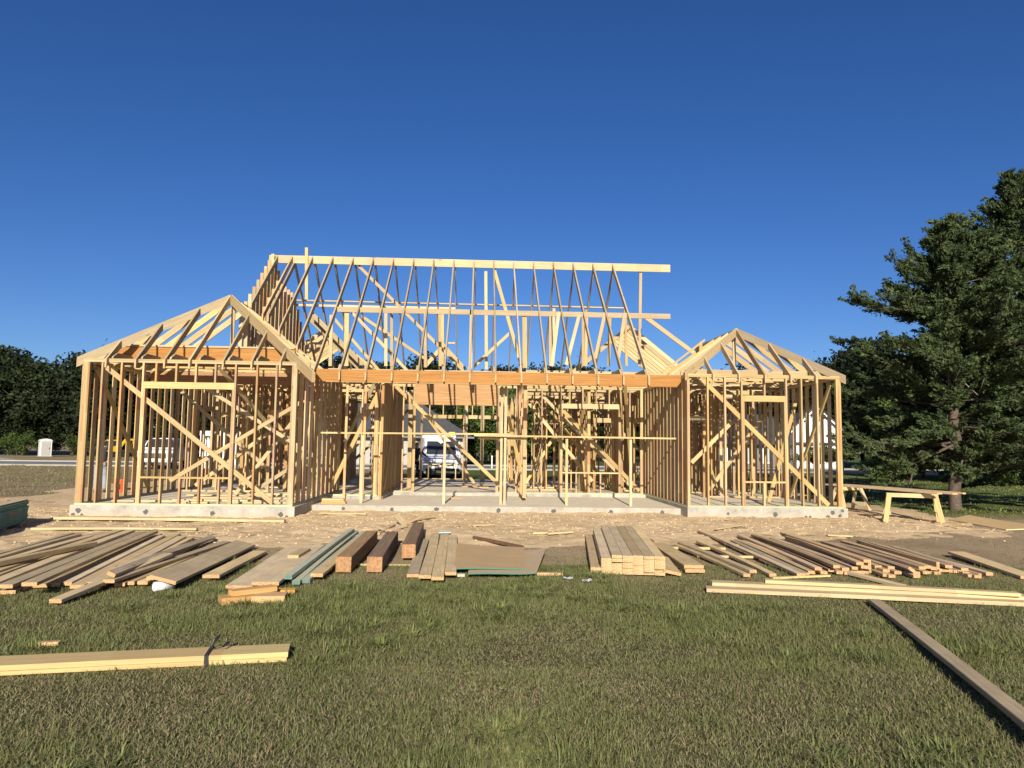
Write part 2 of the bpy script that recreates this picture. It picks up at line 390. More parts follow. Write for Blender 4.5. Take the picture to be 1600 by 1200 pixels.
LOOSE = [
    ('left_fan', (2.229, -6.407, -0.14), (1.9, -3.631, -0.14), 0.089, 0.038, 0, 'old'),
    ('left_fan', (2.417, -6.694, -0.14), (2.085, -3.781, -0.14), 0.089, 0.038, 0, 'old'),
    ('left_fan', (2.602, -6.976, -0.14), (2.37, -3.987, -0.14), 0.089, 0.038, 0, 'old'),
    ('left_fan', (2.824, -7.323, -0.07), (3.063, -5.241, -0.07), 0.089, 0.06, 0, 'old'),
    ('left_fan', (2.995, -7.574, -0.16), (2.334, -2.956, -0.18), 0.14, 0.038, 0, 'old'),
    ('left_fan', (3.392, -7.974, -0.14), (2.548, -3.042, -0.16), 0.14, 0.038, 0, 'old'),
    ('left_fan', (3.665, -8.17, -0.12), (2.909, -3.393, -0.14), 0.14, 0.038, 0, 'old'),
    ('left_fan', (3.65, -8.095, -0.195), (2.466, -3.115, -0.195), 0.14, 0.038, 0, 'old'),
    ('left_fan', (3.954, -8.262, -0.08), (3.196, -3.653, -0.1), 0.14, 0.038, 0, 'old'),
    ('left_fan', (4.02, -7.686, -0.18), (3.425, -3.873, -0.14), 0.089, 0.038, 0, 'old'),
    ('left_fan', (4.206, -7.848, -0.18), (3.429, -3.348, -0.18), 0.14, 0.038, 0, 'old'),
    ('left_fan', (4.312, -7.724, -0.17), (3.671, -3.718, -0.17), 0.14, 0.038, 0, 'old'),
    ('left_fan', (4.504, -7.736, -0.07), (4.194, -3.79, -0.16), 0.089, 0.038, 25, 'old'),
    ('left_fan', (4.508, -7.803, -0.13), (4.562, -4.248, -0.18), 0.12, 0.038, 0, 'old'),
    ('left_fan', (4.36, -8.526, -0.19), (4.477, -6.227, -0.08), 0.12, 0.038, 0, 'old'),
    ('left_fan', (4.641, -7.583, -0.19), (4.569, -5.514, -0.19), 0.07, 0.038, 0, 'old'),
    ('left_fan', (4.753, -7.56, -0.19), (4.75, -5.506, -0.19), 0.11, 0.038, 0, 'old'),
    ('left_fan', (4.809, -7.503, -0.15), (4.801, -5.459, -0.15), 0.08, 0.038, 0, 'old'),
    ('left_fan', (3.644, -7.932, -0.195), (2.602, -2.981, -0.195), 0.14, 0.038, 0, 'old'),
    ('left_fan', (3.792, -7.785, -0.19), (2.848, -3.058, -0.19), 0.14, 0.038, 0, 'old'),
    ('left_fan', (3.879, -7.704, -0.19), (3.093, -3.237, -0.19), 0.14, 0.038, 0, 'old'),
    ('left_fan', (2.748, -7.136, -0.19), (2.18, -3.104, -0.19), 0.14, 0.038, 0, 'old'),
    ('left_fan', (3.084, -7.679, -0.195), (2.304, -2.952, -0.195), 0.14, 0.038, 0, 'old'),
    ('left_fan', (4.199, -7.668, -0.195), (3.458, -3.313, -0.195), 0.089, 0.038, 0, 'old'),
    ('left_fan', (2.543, -6.851, -0.19), (2.112, -3.303, -0.19), 0.14, 0.038, 0, 'old'),
    ('left_fan', (4.366, -7.644, -0.195), (3.798, -3.66, -0.195), 0.089, 0.038, 0, 'old'),
    ('left_fan', (4.544, -7.639, -0.195), (4.058, -3.928, -0.195), 0.11, 0.038, 0, 'old'),
    ('wide_left', (5.078, -7.819, -0.11), (4.971, -4.658, -0.14), 0.286, 0.038, 14, 'old'),
    ('wide_left', (5.38, -7.254, -0.17), (5.352, -5.248, -0.18), 0.19, 0.038, 0, 'old'),
    ('wide_mid', (5.868, -7.792, -0.19), (5.721, -4.651, -0.19), 0.286, 0.038, 0, 'old'),
    ('wide_mid', (6.142, -7.792, -0.15), (6.026, -4.813, -0.15), 0.286, 0.038, 0, 'old'),
    ('block_on_wide', (6.027, -6.128, -0.11), (6.035, -5.466, -0.11), 0.14, 0.038, 0, 'new'),
    ('cutoff', (5.901, -8.48, -0.17), (6.165, -8.334, -0.17), 0.19, 0.07, 0, 'cut'),
    ('cutoff', (5.986, -8.419, -0.12), (6.332, -8.141, -0.12), 0.14, 0.05, 0, 'cut'),
    ('cutoff', (6.188, -8.357, -0.17), (6.502, -8.326, -0.17), 0.22, 0.07, 0, 'cut'),
    ('cutoff', (6.282, -8.038, -0.18), (6.517, -8.007, -0.18), 0.14, 0.05, 0, 'cut'),
    ('green', (6.32, -7.548, -0.12), (6.239, -2.888, -0.12), 0.089, 0.045, 0, 'green'),
    ('green', (6.405, -7.53, -0.18), (6.282, -2.717, -0.18), 0.089, 0.045, 0, 'green'),
    ('green', (6.491, -7.429, -0.18), (6.434, -2.706, -0.18), 0.089, 0.05, 0, 'green'),
    ('beside_timber', (6.574, -7.259, -0.15), (6.534, -4.006, -0.17), 0.14, 0.038, 0, 'old'),
    ('timber', (6.784, -6.744, -0.035), (6.728, -3.947, -0.035), 0.184, 0.184, 0, 'timber'),
    ('timber', (7.157, -6.727, -0.035), (7.065, -4.034, -0.035), 0.184, 0.184, 0, 'timber2'),
    ('timber', (7.476, -5.691, -0.035), (7.374, -2.741, -0.035), 0.184, 0.184, 0, 'timber2'),
    ('sleeper', (6.854, -6.097, -0.22), (7.55, -6.11, -0.22), 0.07, 0.02, 0, 'new'),
    ('short_row', (7.649, -7.021, -0.19), (7.555, -3.701, -0.19), 0.14, 0.038, 0, 'old'),
    ('short_row', (7.812, -7.326, -0.15), (7.685, -3.019, -0.17), 0.14, 0.038, 0, 'old'),
    ('short_row', (7.969, -7.54, -0.13), (7.856, -3.17, -0.17), 0.14, 0.038, 0, 'old'),
    ('short_row', (8.096, -7.101, -0.15), (7.997, -3.297, -0.17), 0.14, 0.038, 0, 'old'),
    ('stick', (8.348, -3.513, -0.16), (9.111, -4.432, -0.19), 0.05, 0.045, 0, 'rust'),
    ('dirt_scrap', (9.372, -2.817, -0.18), (9.652, -2.7, -0.18), 0.08, 0.03, 0, 'new'),
    ('dirt_scrap', (9.642, -2.798, -0.18), (10.112, -2.494, -0.18), 0.08, 0.03, 0, 'new'),
    ('edge_scrap', (9.127, -6.79, -0.2), (9.458, -6.814, -0.2), 0.09, 0.035, 0, 'cut'),
    ('edge_scrap', (8.262, -6.879, -0.205), (8.148, -6.883, -0.205), 0.09, 0.035, 0, 'green'),
    ('dirt_scrap', (8.307, -1.482, -0.19), (8.737, -1.33, -0.19), 0.07, 0.025, 0, 'new'),
    ('wide_right', (11.161, -6.544, -0.14), (11.275, -4.221, -0.16), 0.25, 0.038, 0, 'old'),
    ('wide_right', (11.157, -6.611, -0.185), (11.25, -4.628, -0.185), 0.25, 0.038, 0, 'old'),
    ('wide_right', (10.829, -6.772, -0.18), (10.946, -5.699, -0.14), 0.22, 0.038, 12, 'old'),
    ('dark_stick', (11.265, -3.89, -0.19), (11.241, -2.891, -0.19), 0.045, 0.03, 0, 'rust'),
    ('middle_fan', (11.724, -6.868, -0.19), (11.585, -4.166, -0.19), 0.089, 0.038, 0, 'old'),
    ('middle_fan', (11.796, -6.887, -0.14), (11.671, -4.061, -0.16), 0.089, 0.038, 0, 'old'),
    ('middle_fan', (12.057, -6.846, -0.19), (12.093, -3.636, -0.19), 0.089, 0.038, 0, 'old'),
    ('middle_fan', (12.391, -6.88, -0.18), (12.57, -2.183, -0.18), 0.089, 0.038, 0, 'old'),
    ('middle_fan', (12.501, -6.788, -0.19), (12.713, -3.536, -0.19), 0.089, 0.038, 0, 'old'),
    ('middle_fan', (12.641, -6.635, -0.19), (12.822, -3.422, -0.19), 0.089, 0.038, 0, 'old'),
    ('right_pile', (12.748, -6.598, -0.15), (13.05, -2.902, -0.168), 0.089, 0.038, 0, 'old2'),
    ('right_pile', (12.945, -6.555, -0.18), (13.224, -3.125, -0.192), 0.089, 0.038, 0, 'old2'),
    ('right_pile', (12.955, -6.666, -0.11), (13.212, -3.135, -0.136), 0.089, 0.038, 0, 'old2'),
    ('right_pile', (13.096, -6.611, -0.15), (13.416, -3.437, -0.168), 0.089, 0.038, 0, 'old2'),
    ('right_pile', (13.23, -6.593, -0.14), (13.442, -3.381, -0.16), 0.089, 0.038, 0, 'old2'),
    ('right_pile', (13.255, -6.668, -0.07), (13.678, -3.33, -0.104), 0.089, 0.038, 0, 'old2'),
    ('right_pile', (13.351, -6.665, -0.04), (13.661, -3.298, -0.08), 0.089, 0.038, 0, 'old2'),
    ('right_pile', (13.304, -6.691, -0.11), (13.738, -3.375, -0.136), 0.089, 0.038, 0, 'old2'),
    ('right_pile', (13.409, -6.649, -0.12), (13.588, -3.661, -0.144), 0.089, 0.038, 90, 'old2'),
    ('right_pile', (13.285, -6.604, -0.19), (13.34, -3.729, -0.195), 0.089, 0.038, 0, 'old2'),
    ('right_pile', (13.089, -6.683, -0.19), (13.309, -3.713, -0.195), 0.089, 0.038, 0, 'old2'),
    ('right_pile', (13.49, -6.536, -0.19), (13.574, -3.685, -0.195), 0.089, 0.038, 0, 'old2'),
    ('right_pile', (13.568, -6.717, -0.15), (13.592, -4.062, -0.168), 0.089, 0.038, 0, 'old2'),
    ('right_pile', (13.501, -6.834, -0.19), (13.663, -4.31, -0.195), 0.089, 0.038, 0, 'old2'),
    ('right_pile', (13.547, -6.878, -0.19), (13.508, -4.541, -0.195), 0.089, 0.038, 0, 'old2'),
    ('right_pile', (13.671, -6.796, -0.16), (13.763, -4.305, -0.176), 0.089, 0.038, 0, 'old2'),
    ('right_pile', (13.835, -6.843, -0.12), (14.11, -4.233, -0.144), 0.089, 0.038, 35, 'old2'),
    ('right_pile', (13.892, -6.824, -0.16), (14.033, -4.321, -0.176), 0.089, 0.038, 0, 'old2'),
    ('right_pile', (13.862, -6.879, -0.19), (13.939, -4.539, -0.195), 0.089, 0.038, 0, 'old2'),
    ('right_pile', (13.952, -6.854, -0.09), (14.104, -4.319, -0.12), 0.089, 0.038, 0, 'old2'),
    ('right_pile', (14.237, -6.644, -0.13), (14.338, -4.185, -0.152), 0.089, 0.038, 0, 'old2'),
    ('right_pile', (14.299, -6.654, -0.11), (14.551, -4.171, -0.136), 0.089, 0.038, 90, 'old2'),
    ('right_pile', (14.367, -6.603, -0.16), (14.442, -4.309, -0.176), 0.089, 0.038, 0, 'old2'),
    ('right_pile', (14.428, -6.601, -0.16), (14.448, -4.417, -0.176), 0.089, 0.038, 0, 'old2'),
    ('right_pile', (14.407, -6.675, -0.1), (14.745, -4.178, -0.128), 0.089, 0.038, 0, 'old2'),
    ('right_pile', (14.511, -6.586, -0.17), (14.614, -4.419, -0.184), 0.089, 0.038, 0, 'old2'),
    ('right_pile', (14.557, -6.609, -0.17), (14.681, -4.434, -0.184), 0.089, 0.038, 0, 'old2'),
    ('right_pile', (14.601, -6.632, -0.17), (14.94, -4.358, -0.184), 0.089, 0.038, 0, 'old2'),
    ('right_pile', (14.606, -6.716, -0.18), (14.692, -4.605, -0.192), 0.089, 0.038, 0, 'old2'),
    ('right_pile', (14.601, -6.822, -0.19), (14.734, -4.967, -0.195), 0.089, 0.038, 0, 'old2'),
    ('right_pile', (14.644, -6.878, -0.19), (14.694, -5.022, -0.195), 0.089, 0.038, 0, 'old2'),
    ('right_pile', (14.814, -6.852, -0.16), (14.904, -4.983, -0.176), 0.089, 0.038, 0, 'old2'),
    ('right_pile', (12.798, -6.645, -0.19), (12.858, -3.54, -0.19), 0.089, 0.038, 0, 'old2'),
    ('right_pile', (13.008, -6.638, -0.19), (13.229, -3.751, -0.19), 0.089, 0.038, 0, 'old2'),
    ('right_pile', (13.198, -6.631, -0.19), (13.355, -3.873, -0.19), 0.089, 0.038, 0, 'old2'),
    ('right_pile', (13.363, -6.596, -0.195), (13.415, -3.712, -0.195), 0.089, 0.038, 0, 'old2'),
    ('right_pile', (13.538, -6.62, -0.19), (13.727, -4.016, -0.19), 0.089, 0.038, 0, 'old2'),
    ('right_pile', (13.879, -6.608, -0.19), (13.855, -4.276, -0.19), 0.089, 0.038, 0, 'old2'),
    ('right_pile', (14.082, -6.722, -0.17), (14.147, -4.541, -0.17), 0.089, 0.038, 0, 'old2'),
    ('right_pile', (14.222, -6.597, -0.19), (14.311, -4.237, -0.19), 0.089, 0.038, 0, 'old2'),
    ('right_pile', (14.269, -6.656, -0.19), (14.397, -4.362, -0.19), 0.089, 0.038, 0, 'old2'),
    ('right_pile', (14.776, -6.758, -0.19), (14.753, -5.082, -0.19), 0.089, 0.038, 0, 'old2'),
    ('right_pile', (13.554, -6.555, -0.13), (13.781, -3.49, -0.13), 0.089, 0.038, 0, 'old2'),
    ('right_pile', (13.69, -6.614, -0.13), (13.78, -3.776, -0.13), 0.089, 0.038, 0, 'old2'),
    ('right_pile', (13.86, -6.608, -0.14), (14.063, -3.964, -0.14), 0.089, 0.038, 0, 'old2'),
    ('right_pile', (14.144, -6.659, -0.11), (14.317, -4.111, -0.11), 0.089, 0.038, 0, 'old2'),
    ('right_pile', (14.637, -6.642, -0.14), (14.907, -4.551, -0.14), 0.089, 0.038, 0, 'old2'),
    ('near_pile', (13.31, -7.524, -0.195), (13.114, -6.634, -0.19), 0.09, 0.038, 0, 'old'),
    ('front_right', (10.952, -7.709, -0.195), (14.308, -8.459, -0.195), 0.19, 0.042, 0, 'new'),
    ('front_right', (11.059, -7.579, -0.155), (14.27, -8.335, -0.155), 0.17, 0.038, 0, 'new'),
    ('front_right', (11.642, -7.651, -0.118), (14.058, -8.361, -0.118), 0.12, 0.036, 0, 'new'),
    ('thin_front', (11.997, -6.97, -0.21), (12.798, -6.783, -0.21), 0.05, 0.025, 0, 'new'),
    ('long_board', (11.402, -12.153, -0.14), (12.512, -8.359, -0.19), 0.115, 0.04, 0, 'old'),
    ('right_board', (15.274, -6.938, -0.19), (15.591, -5.028, -0.15), 0.23, 0.038, 0, 'old'),
    ('left_front', (7.034, -10.336, -0.162), (4.735, -10.751, -0.162), 0.25, 0.037, 0, 'new'),
    ('left_front', (7.025, -10.331, -0.2), (4.726, -10.735, -0.2), 0.25, 0.038, 0, 'new'),
    ('slab_edge_board', (0.251, -1.113, -0.14), (4.641, -1.118, -0.16), 0.14, 0.05, 0, 'new'),
    ('slab_edge_board', (0.751, -2.723, -0.19), (3.489, -2.573, -0.19), 0.089, 0.04, 0, 'new'),
    ('dirt_scrap', (14.793, -2.607, -0.19), (15.169, -2.775, -0.19), 0.14, 0.03, 0, 'new'),
    ('dirt_scrap', (12.992, -1.815, -0.18), (13.749, -1.065, -0.18), 0.05, 0.03, 0, 'old'),
    ('saw_scrap', (18.096, -1.065, -0.2), (18.17, -1.208, -0.2), 0.06, 0.03, 0, 'new'),
    ('porch_scrap', (4.959, 0.6, -0.17), (5.983, 0.511, -0.17), 0.06, 0.03, 0, 'new'),
    ('broken', (6.81, -1.197, -0.04), (7.019, -1.536, -0.18), 0.12, 0.03, 30, 'old'),
    ('broken', (7.086, -0.923, -0.18), (7.456, -0.348, -0.02), 0.1, 0.03, -20, 'old'),
    ('broken', (6.592, -2.34, -0.12), (6.816, -2.629, -0.18), 0.05, 0.03, 0, 'old'),
    ('broken', (6.829, -2.503, -0.18), (7.051, -1.869, -0.16), 0.12, 0.03, 0, 'old'),
    ('broken', (6.71, -2.999, -0.18), (6.836, -1.676, -0.17), 0.05, 0.03, 0, 'old'),
]
# ================================================================== GROUND
rng = np.random.default_rng(7)
def vnoise(x, y, s, seed=0):
    """cheap smooth value noise on numpy arrays"""
    x = np.asarray(x, float) * s + seed * 17.13; y = np.asarray(y, float) * s - seed * 9.71
    xi, yi = np.floor(x), np.floor(y); fx, fy = x - xi, y - yi
    fx = fx * fx * (3 - 2 * fx); fy = fy * fy * (3 - 2 * fy)
    def h(a, b):
        v = np.sin(a * 127.1 + b * 311.7 + seed * 3.3) * 43758.5453
        return v - np.floor(v)
    return (h(xi, yi) * (1 - fx) + h(xi + 1, yi) * fx) * (1 - fy) + (h(xi, yi + 1) * (1 - fx) + h(xi + 1, yi + 1) * fx) * fy

def ground_h(x, y):
    x = np.asarray(x, float); y = np.asarray(y, float)
    near = np.clip((60 - np.abs(x - 8)) / 20, 0, 1) * np.clip((40 - y) / 10, 0, 1)
    return G + near * (0.05 * (vnoise(x, y, 0.35, 1) - 0.5) + 0.03 * (vnoise(x, y, 1.3, 2) - 0.5)) - 0.004

def axis(lo, a, b, hi, step, grow=1.22):
    mid = list(np.arange(a, b + 1e-6, step))
    l, s = [a], step
    while l[-1] > lo: s *= grow; l.append(l[-1] - s)
    h, s = [b], step
    while h[-1] < hi: s *= grow; h.append(h[-1] + s)
    return np.array(sorted(l[1:]) + mid + h[1:])
gx = axis(-900, -8, 26, 900, 0.2); gy = axis(-60, -14, 4, 1200, 0.2)
XX, YY = np.meshgrid(gx, gy)
ZZ = ground_h(XX, YY)
nx, ny = len(gx), len(gy)
idx = np.arange(nx * ny).reshape(ny, nx)
quads = np.stack([idx[:-1, :-1], idx[:-1, 1:], idx[1:, 1:], idx[1:, :-1]], -1).reshape(-1, 4)

def grass_ground():
    m, nd, lk, bs = mat('thin_lawn_soil')
    geo = nd.new('ShaderNodeNewGeometry')
    p = geo.outputs['Position']
    sx = nd.new('ShaderNodeSeparateXYZ'); lk.new(p, sx.inputs[0])
    n1 = noise_n(nd, lk, p, 0.55, 6, 0.62)
    n2 = noise_n(nd, lk, p, 9.0, 6, 0.7)
    n3 = noise_n(nd, lk, p, 60.0, 3, 0.7)
    blend = math_n(nd, lk, 'ADD', math_n(nd, lk, 'MULTIPLY', n1, 0.55), math_n(nd, lk, 'ADD', math_n(nd, lk, 'MULTIPLY', n2, 0.3), math_n(nd, lk, 'MULTIPLY', n3, 0.15)))
    near = ramp(nd, lk, blend, [(0.36, (0.062, 0.050, 0.026)), (0.47, (0.072, 0.064, 0.030)), (0.60, (0.050, 0.054, 0.020))])  # soil colour darkened to stand in for shadow between the blades
    dry = ramp(nd, lk, blend, [(0.36, (0.17, 0.125, 0.075)), (0.50, (0.27, 0.205, 0.12)), (0.64, (0.20, 0.175, 0.09))])
    green = ramp(nd, lk, blend, [(0.34, (0.055, 0.075, 0.02)), (0.5, (0.085, 0.115, 0.03)), (0.66, (0.12, 0.14, 0.045))])
    # the mown lawns lie beyond the house on the right, the dry field on the left
    fx = math_n(nd, lk, 'ADD', sx.outputs[0], math_n(nd, lk, 'MULTIPLY', n1, 6.0))
    mr = nd.new('ShaderNodeMapRange'); lk.new(fx, mr.inputs[0]); mr.inputs[1].default_value = 5.0; mr.inputs[2].default_value = 10.0
    far = mixc(nd, lk, mr.outputs[0], dry, green)
    my = nd.new('ShaderNodeMapRange'); lk.new(math_n(nd, lk, 'ADD', sx.outputs[1], math_n(nd, lk, 'MULTIPLY', n1, 3.0)), my.inputs[0]); my.inputs[1].default_value = 2.0; my.inputs[2].default_value = 5.0
    # trodden bare strip under and behind the lumber
    tr_ = nd.new('ShaderNodeMapRange'); lk.new(math_n(nd, lk, 'ADD', sx.outputs[1], math_n(nd, lk, 'MULTIPLY', blend, 7.0)), tr_.inputs[0]); tr_.inputs[1].default_value = -4.0; tr_.inputs[2].default_value = -2.4
    bare = ramp(nd, lk, blend, [(0.38, (0.23, 0.165, 0.10)), (0.52, (0.36, 0.265, 0.165)), (0.62, (0.27, 0.215, 0.125))])
    near = mixc(nd, lk, tr_.outputs[0], near, bare)
    lk.new(mixc(nd, lk, my.outputs[0], near, far), bs.inputs['Base Color'])
    bs.inputs['Roughness'].default_value = 0.95
    bs.inputs['Specular IOR Level'].default_value = 0.1
    bp = nd.new('ShaderNodeBump'); bp.inputs['Strength'].default_value = 0.6; bp.inputs['Distance'].default_value = 0.02
    lk.new(math_n(nd, lk, 'ADD', n2, n3), bp.inputs['Height']); lk.new(bp.outputs[0], bs.inputs['Normal'])
    return m
ground = mesh_obj('ground', np.stack([XX.ravel(), YY.ravel(), ZZ.ravel()], -1).tolist(), quads.tolist(), grass_ground(), smooth=True)
tag(ground, kind='structure')

# dug-over pale soil round the slab: a mounded sheet whose rim dips under the ground
def pad_profile(x, y):
    wob = (vnoise(x, y, 0.5, 3) - 0.5) * 2.4 + (vnoise(x, y, 1.7, 4) - 0.5) * 0.9
    front = y + 4.0 - 0.10 * np.clip(x - 4, -8, 14) + wob * 0.6     # >0 towards the house
    left = x + 4.2 + wob
    right = 19.6 - x + wob * 0.7
    back = 15.5 - y + wob
    return np.minimum(np.minimum(front, left), np.minimum(right, back))
px_ = np.arange(-7, 23.01, 0.06); py_ = np.concatenate([np.arange(-7.0, 1.8, 0.06), np.arange(1.8, 3.0, .2), np.arange(3.0, 18.0, 0.5)])
PX, PY = np.meshgrid(px_, py_)
def pad_h(x, y):
    e = pad_profile(x, y)
    base = np.clip(e * 0.05, -0.12, 0.02) + 0.0
    rough_ = (vnoise(x, y, 2.3, 5) - 0.5) * 0.045 + (vnoise(x, y, 5.5, 6) - 0.5) * 0.032 + (vnoise(x, y, 11.0, 9) - 0.5) * 0.030
    hump = 0.03 * np.exp(-((y - 0.9) / 0.8) ** 2) * ((x > 4.6) & (x < 13.2))
    return G + base + rough_ * np.clip(e + 0.6, 0, 1) + hump * vnoise(x, y, 1.1, 8)
def soil_mat():
    m, nd, lk, bs = mat('pale_clay_soil')
    geo = nd.new('ShaderNodeNewGeometry'); p = geo.outputs['Position']
    n1 = noise_n(nd, lk, p, 0.9, 5, 0.6); n2 = noise_n(nd, lk, p, 14, 6, 0.7); n3 = noise_n(nd, lk, p, 70, 3, 0.6)
    b = math_n(nd, lk, 'ADD', math_n(nd, lk, 'MULTIPLY', n1, 0.5), math_n(nd, lk, 'MULTIPLY', n2, 0.5))
    c = ramp(nd, lk, b, [(0.34, (0.31, 0.215, 0.125)), (0.44, (0.49, 0.355, 0.205)), (0.56, (0.58, 0.43, 0.26)), (0.7, (0.62, 0.48, 0.305))])
    lk.new(c, bs.inputs['Base Color'])
    bs.inputs['Roughness'].default_value = 0.95; bs.inputs['Specular IOR Level'].default_value = 0.1
    bp = nd.new('ShaderNodeBump'); bp.inputs['Strength'].default_value = 0.5; bp.inputs['Distance'].default_value = 0.012
    lk.new(math_n(nd, lk, 'ADD', n2, math_n(nd, lk, 'MULTIPLY', n3, 0.5)), bp.inputs['Height']); lk.new(bp.outputs[0], bs.inputs['Normal'])
    return m
M['soil'] = soil_mat()
PZ = pad_h(PX, PY)
n1_, n2_ = len(px_), len(py_)
idp = np.arange(n1_ * n2_).reshape(n2_, n1_)
pq = np.stack([idp[:-1, :-1], idp[:-1, 1:], idp[1:, 1:], idp[1:, :-1]], -1).reshape(-1, 4)
keep = (pad_profile(PX, PY) > -1.4).ravel()[pq].any(1)
pad = mesh_obj('soil_pad', np.stack([PX.ravel(), PY.ravel(), PZ.ravel()], -1).tolist(), pq[keep].tolist(), M['soil'], smooth=True)
bm = bmesh.new(); bm.from_mesh(pad.data)
bmesh.ops.delete(bm, geom=[v for v in bm.verts if not v.link_faces], context='VERTS'); bm.to_mesh(pad.data); bm.free()
tag(pad, kind='structure')
def surf(x, y):
    a = float(ground_h(x, y)); b = float(pad_h(np.array(x), np.array(y)))
    return max(a, b) if -7 < x < 23 and -7.5 < y < 17.5 else a

# ------------------------------------------------------------------ road behind the lot
def road_strip(name, y0, y1, z, m, wob=0.0):
    xs = np.linspace(-260, 260, 105)
    v, f = [], []
    for x in xs:
        cy = 0.03 * (x - 10) + 4 * math.sin(x / 90)
        v += [(x, y0 + cy, z), (x, y1 + cy, z)]
    f = [(2 * i, 2 * i + 2, 2 * i + 3, 2 * i + 1) for i in range(len(xs) - 1)]
    return tag(mesh_obj(name, v, f, m), kind='structure')
M['asphalt'] = plain('grey_asphalt', (0.16, 0.16, 0.17), 0.9, 0, 0.15, 3, 0.2)
M['concrete_edge'] = plain('pale_concrete', (0.30, 0.285, 0.255), 0.9, 0, 0.12, 4, 0.2)
road_strip('road', 33.0, 42.0, G + 0.01, M['asphalt'])
for y0, y1 in ((32.5, 32.95), (42.05, 42.5)):
    v, f = [], []
    xs = np.linspace(-260, 260, 105)
    for x in xs:
        cy = 0.03 * (x - 10) + 4 * math.sin(x / 90)
        v += [(x, y0 + cy, G - .05), (x, y0 + cy, G + 0.09), (x, y1 + cy, G + 0.09), (x, y1 + cy, G - .05)]
    for i in range(len(xs) - 1):
        for k in range(3): f.append((4 * i + k, 4 * i + 4 + k, 4 * i + 5 + k, 4 * i + 1 + k))
    tag(mesh_obj('kerb', v, f, M['concrete_edge']), kind='structure')
# concrete drive across the road on the far left
tag(mesh_obj('driveway', [(-60, 43.2, G + .014), (-27, 43.2, G + .014), (-34, 52, G + .014), (-75, 56, G + .014)], [(0, 1, 2, 3)], M['concrete_edge']), kind='structure')

# ================================================================== HOUSE FRAME
HW = 3.08
house = empty('house_frame', (0, 0, 0))
tag(house, 'timber frame of a new house on a concrete slab, open studs and rafters', 'house')

# --- slab
def slab_mat():
    m, nd, lk, bs = mat('cast_concrete')
    tc = nd.new('ShaderNodeTexCoord'); p = tc.outputs['Object']
    n1 = noise_n(nd, lk, p, 2.2, 7, 0.72); n2 = noise_n(nd, lk, p, 22, 5, 0.7)
    b = math_n(nd, lk, 'ADD', math_n(nd, lk, 'MULTIPLY', n1, 0.8), math_n(nd, lk, 'MULTIPLY', n2, 0.2))
    c = ramp(nd, lk, b, [(0.36, (0.19, 0.18, 0.16)), (0.47, (0.30, 0.285, 0.25)), (0.58, (0.37, 0.35, 0.305)), (0.68, (0.42, 0.395, 0.34))])
    sx = nd.new('ShaderNodeSeparateXYZ'); lk.new(p, sx.inputs[0])
    # clay splashed on the foot of the form face
    mr = nd.new('ShaderNodeMapRange'); lk.new(math_n(nd, lk, 'ADD', sx.outputs[2], math_n(nd, lk, 'MULTIPLY', n1, 0.2)), mr.inputs[0])
    mr.inputs[1].default_value = 0.02; mr.inputs[2].default_value = -0.13
    c = mixc(nd, lk, math_n(nd, lk, 'MULTIPLY', mr.outputs[0], 0.5), c, (0.44, 0.33, 0.22))
    # light painted into the floor: up-facing faces lifted towards a dusty tan
    ge = nd.new('ShaderNodeNewGeometry'); sn = nd.new('ShaderNodeSeparateXYZ'); lk.new(ge.outputs['True Normal'], sn.inputs[0])
    up_ = math_n(nd, lk, 'MULTIPLY', math_n(nd, lk, 'GREATER_THAN', sn.outputs[2], 0.9), math_n(nd, lk, 'ADD', math_n(nd, lk, 'MULTIPLY', n1, 0.6), 0.45))
    lk.new(mixc(nd, lk, up_, c, (0.68, 0.585, 0.43)), bs.inputs['Base Color'])
    bs.inputs['Roughness'].default_value = 0.85
    bp = nd.new('ShaderNodeBump'); bp.inputs['Strength'].default_value = 0.4; bp.inputs['Distance'].default_value = 0.01
    lk.new(n2, bp.inputs['Height']); lk.new(bp.outputs[0], bs.inputs['Normal'])
    return m
M['slab'] = slab_mat()
SB = MB()
def slab_poly(poly, z1):
    SB.prism(poly, 2, -0.7, z1)
slab_poly([(-0.06, -0.05), (4.56, -0.05), (4.56, 3.45), (5.95, 3.45), (5.95, 5.2), (9.55, 5.2), (13.22, 5.2), (13.22, 0.94), (16.98, 0.94), (16.98, 13.6), (-0.06, 13.6)], 0.0)
SB.prism([(4.563, 1.50), (13.217, 1.50), (13.217, 5.197), (5.953, 5.197), (5.953, 3.447), (4.563, 3.447)], 2, -0.7, -0.082)
slab = SB.build('foundation_slab', M['slab'], house, bevel=0.006)
M['patch'] = plain('dark_mortar_patch', (0.085, 0.085, 0.085), 0.9, 0, 0.2, 20)
def patch(x, y, z, r, s):
    rs = random.Random(s)
    n = 11
    pts = [(x + r * rs.uniform(.65, 1.15) * math.cos(2 * math.pi * i / n), z + r * rs.uniform(.6, 1.05) * math.sin(2 * math.pi * i / n)) for i in range(n)]
    mb = MB(); mb.prism(pts, 1, y - 0.004, y + 0.02)
    mb.build('tie_patch', M['patch'], slab)
for i, (x, z) in enumerate([(0.12, -.11), (1.50, -.13), (2.87, -.15), (4.28, -.16), (0.2, -.21), (0.02, -.2), (4.4, -.21)]):
    patch(x, -0.05, z, 0.06 if i < 4 else 0.04, i)
for i, (x, z, r) in enumerate([(5.3, -.16, .045), (6.42, -.17, .055), (7.46, -.15, .06), (7.36, -.23, .045), (7.62, -.24, .05), (8.9, -.17, .06), (10.2, -.17, .06), (10.08, -.25, .045), (10.3, -.25, .055), (11.55, -.18, .06), (12.6, -.22, .05), (12.78, -.18, .06), (12.9, -.24, .04)]):
    patch(x, 1.50, z, r, 20 + i)
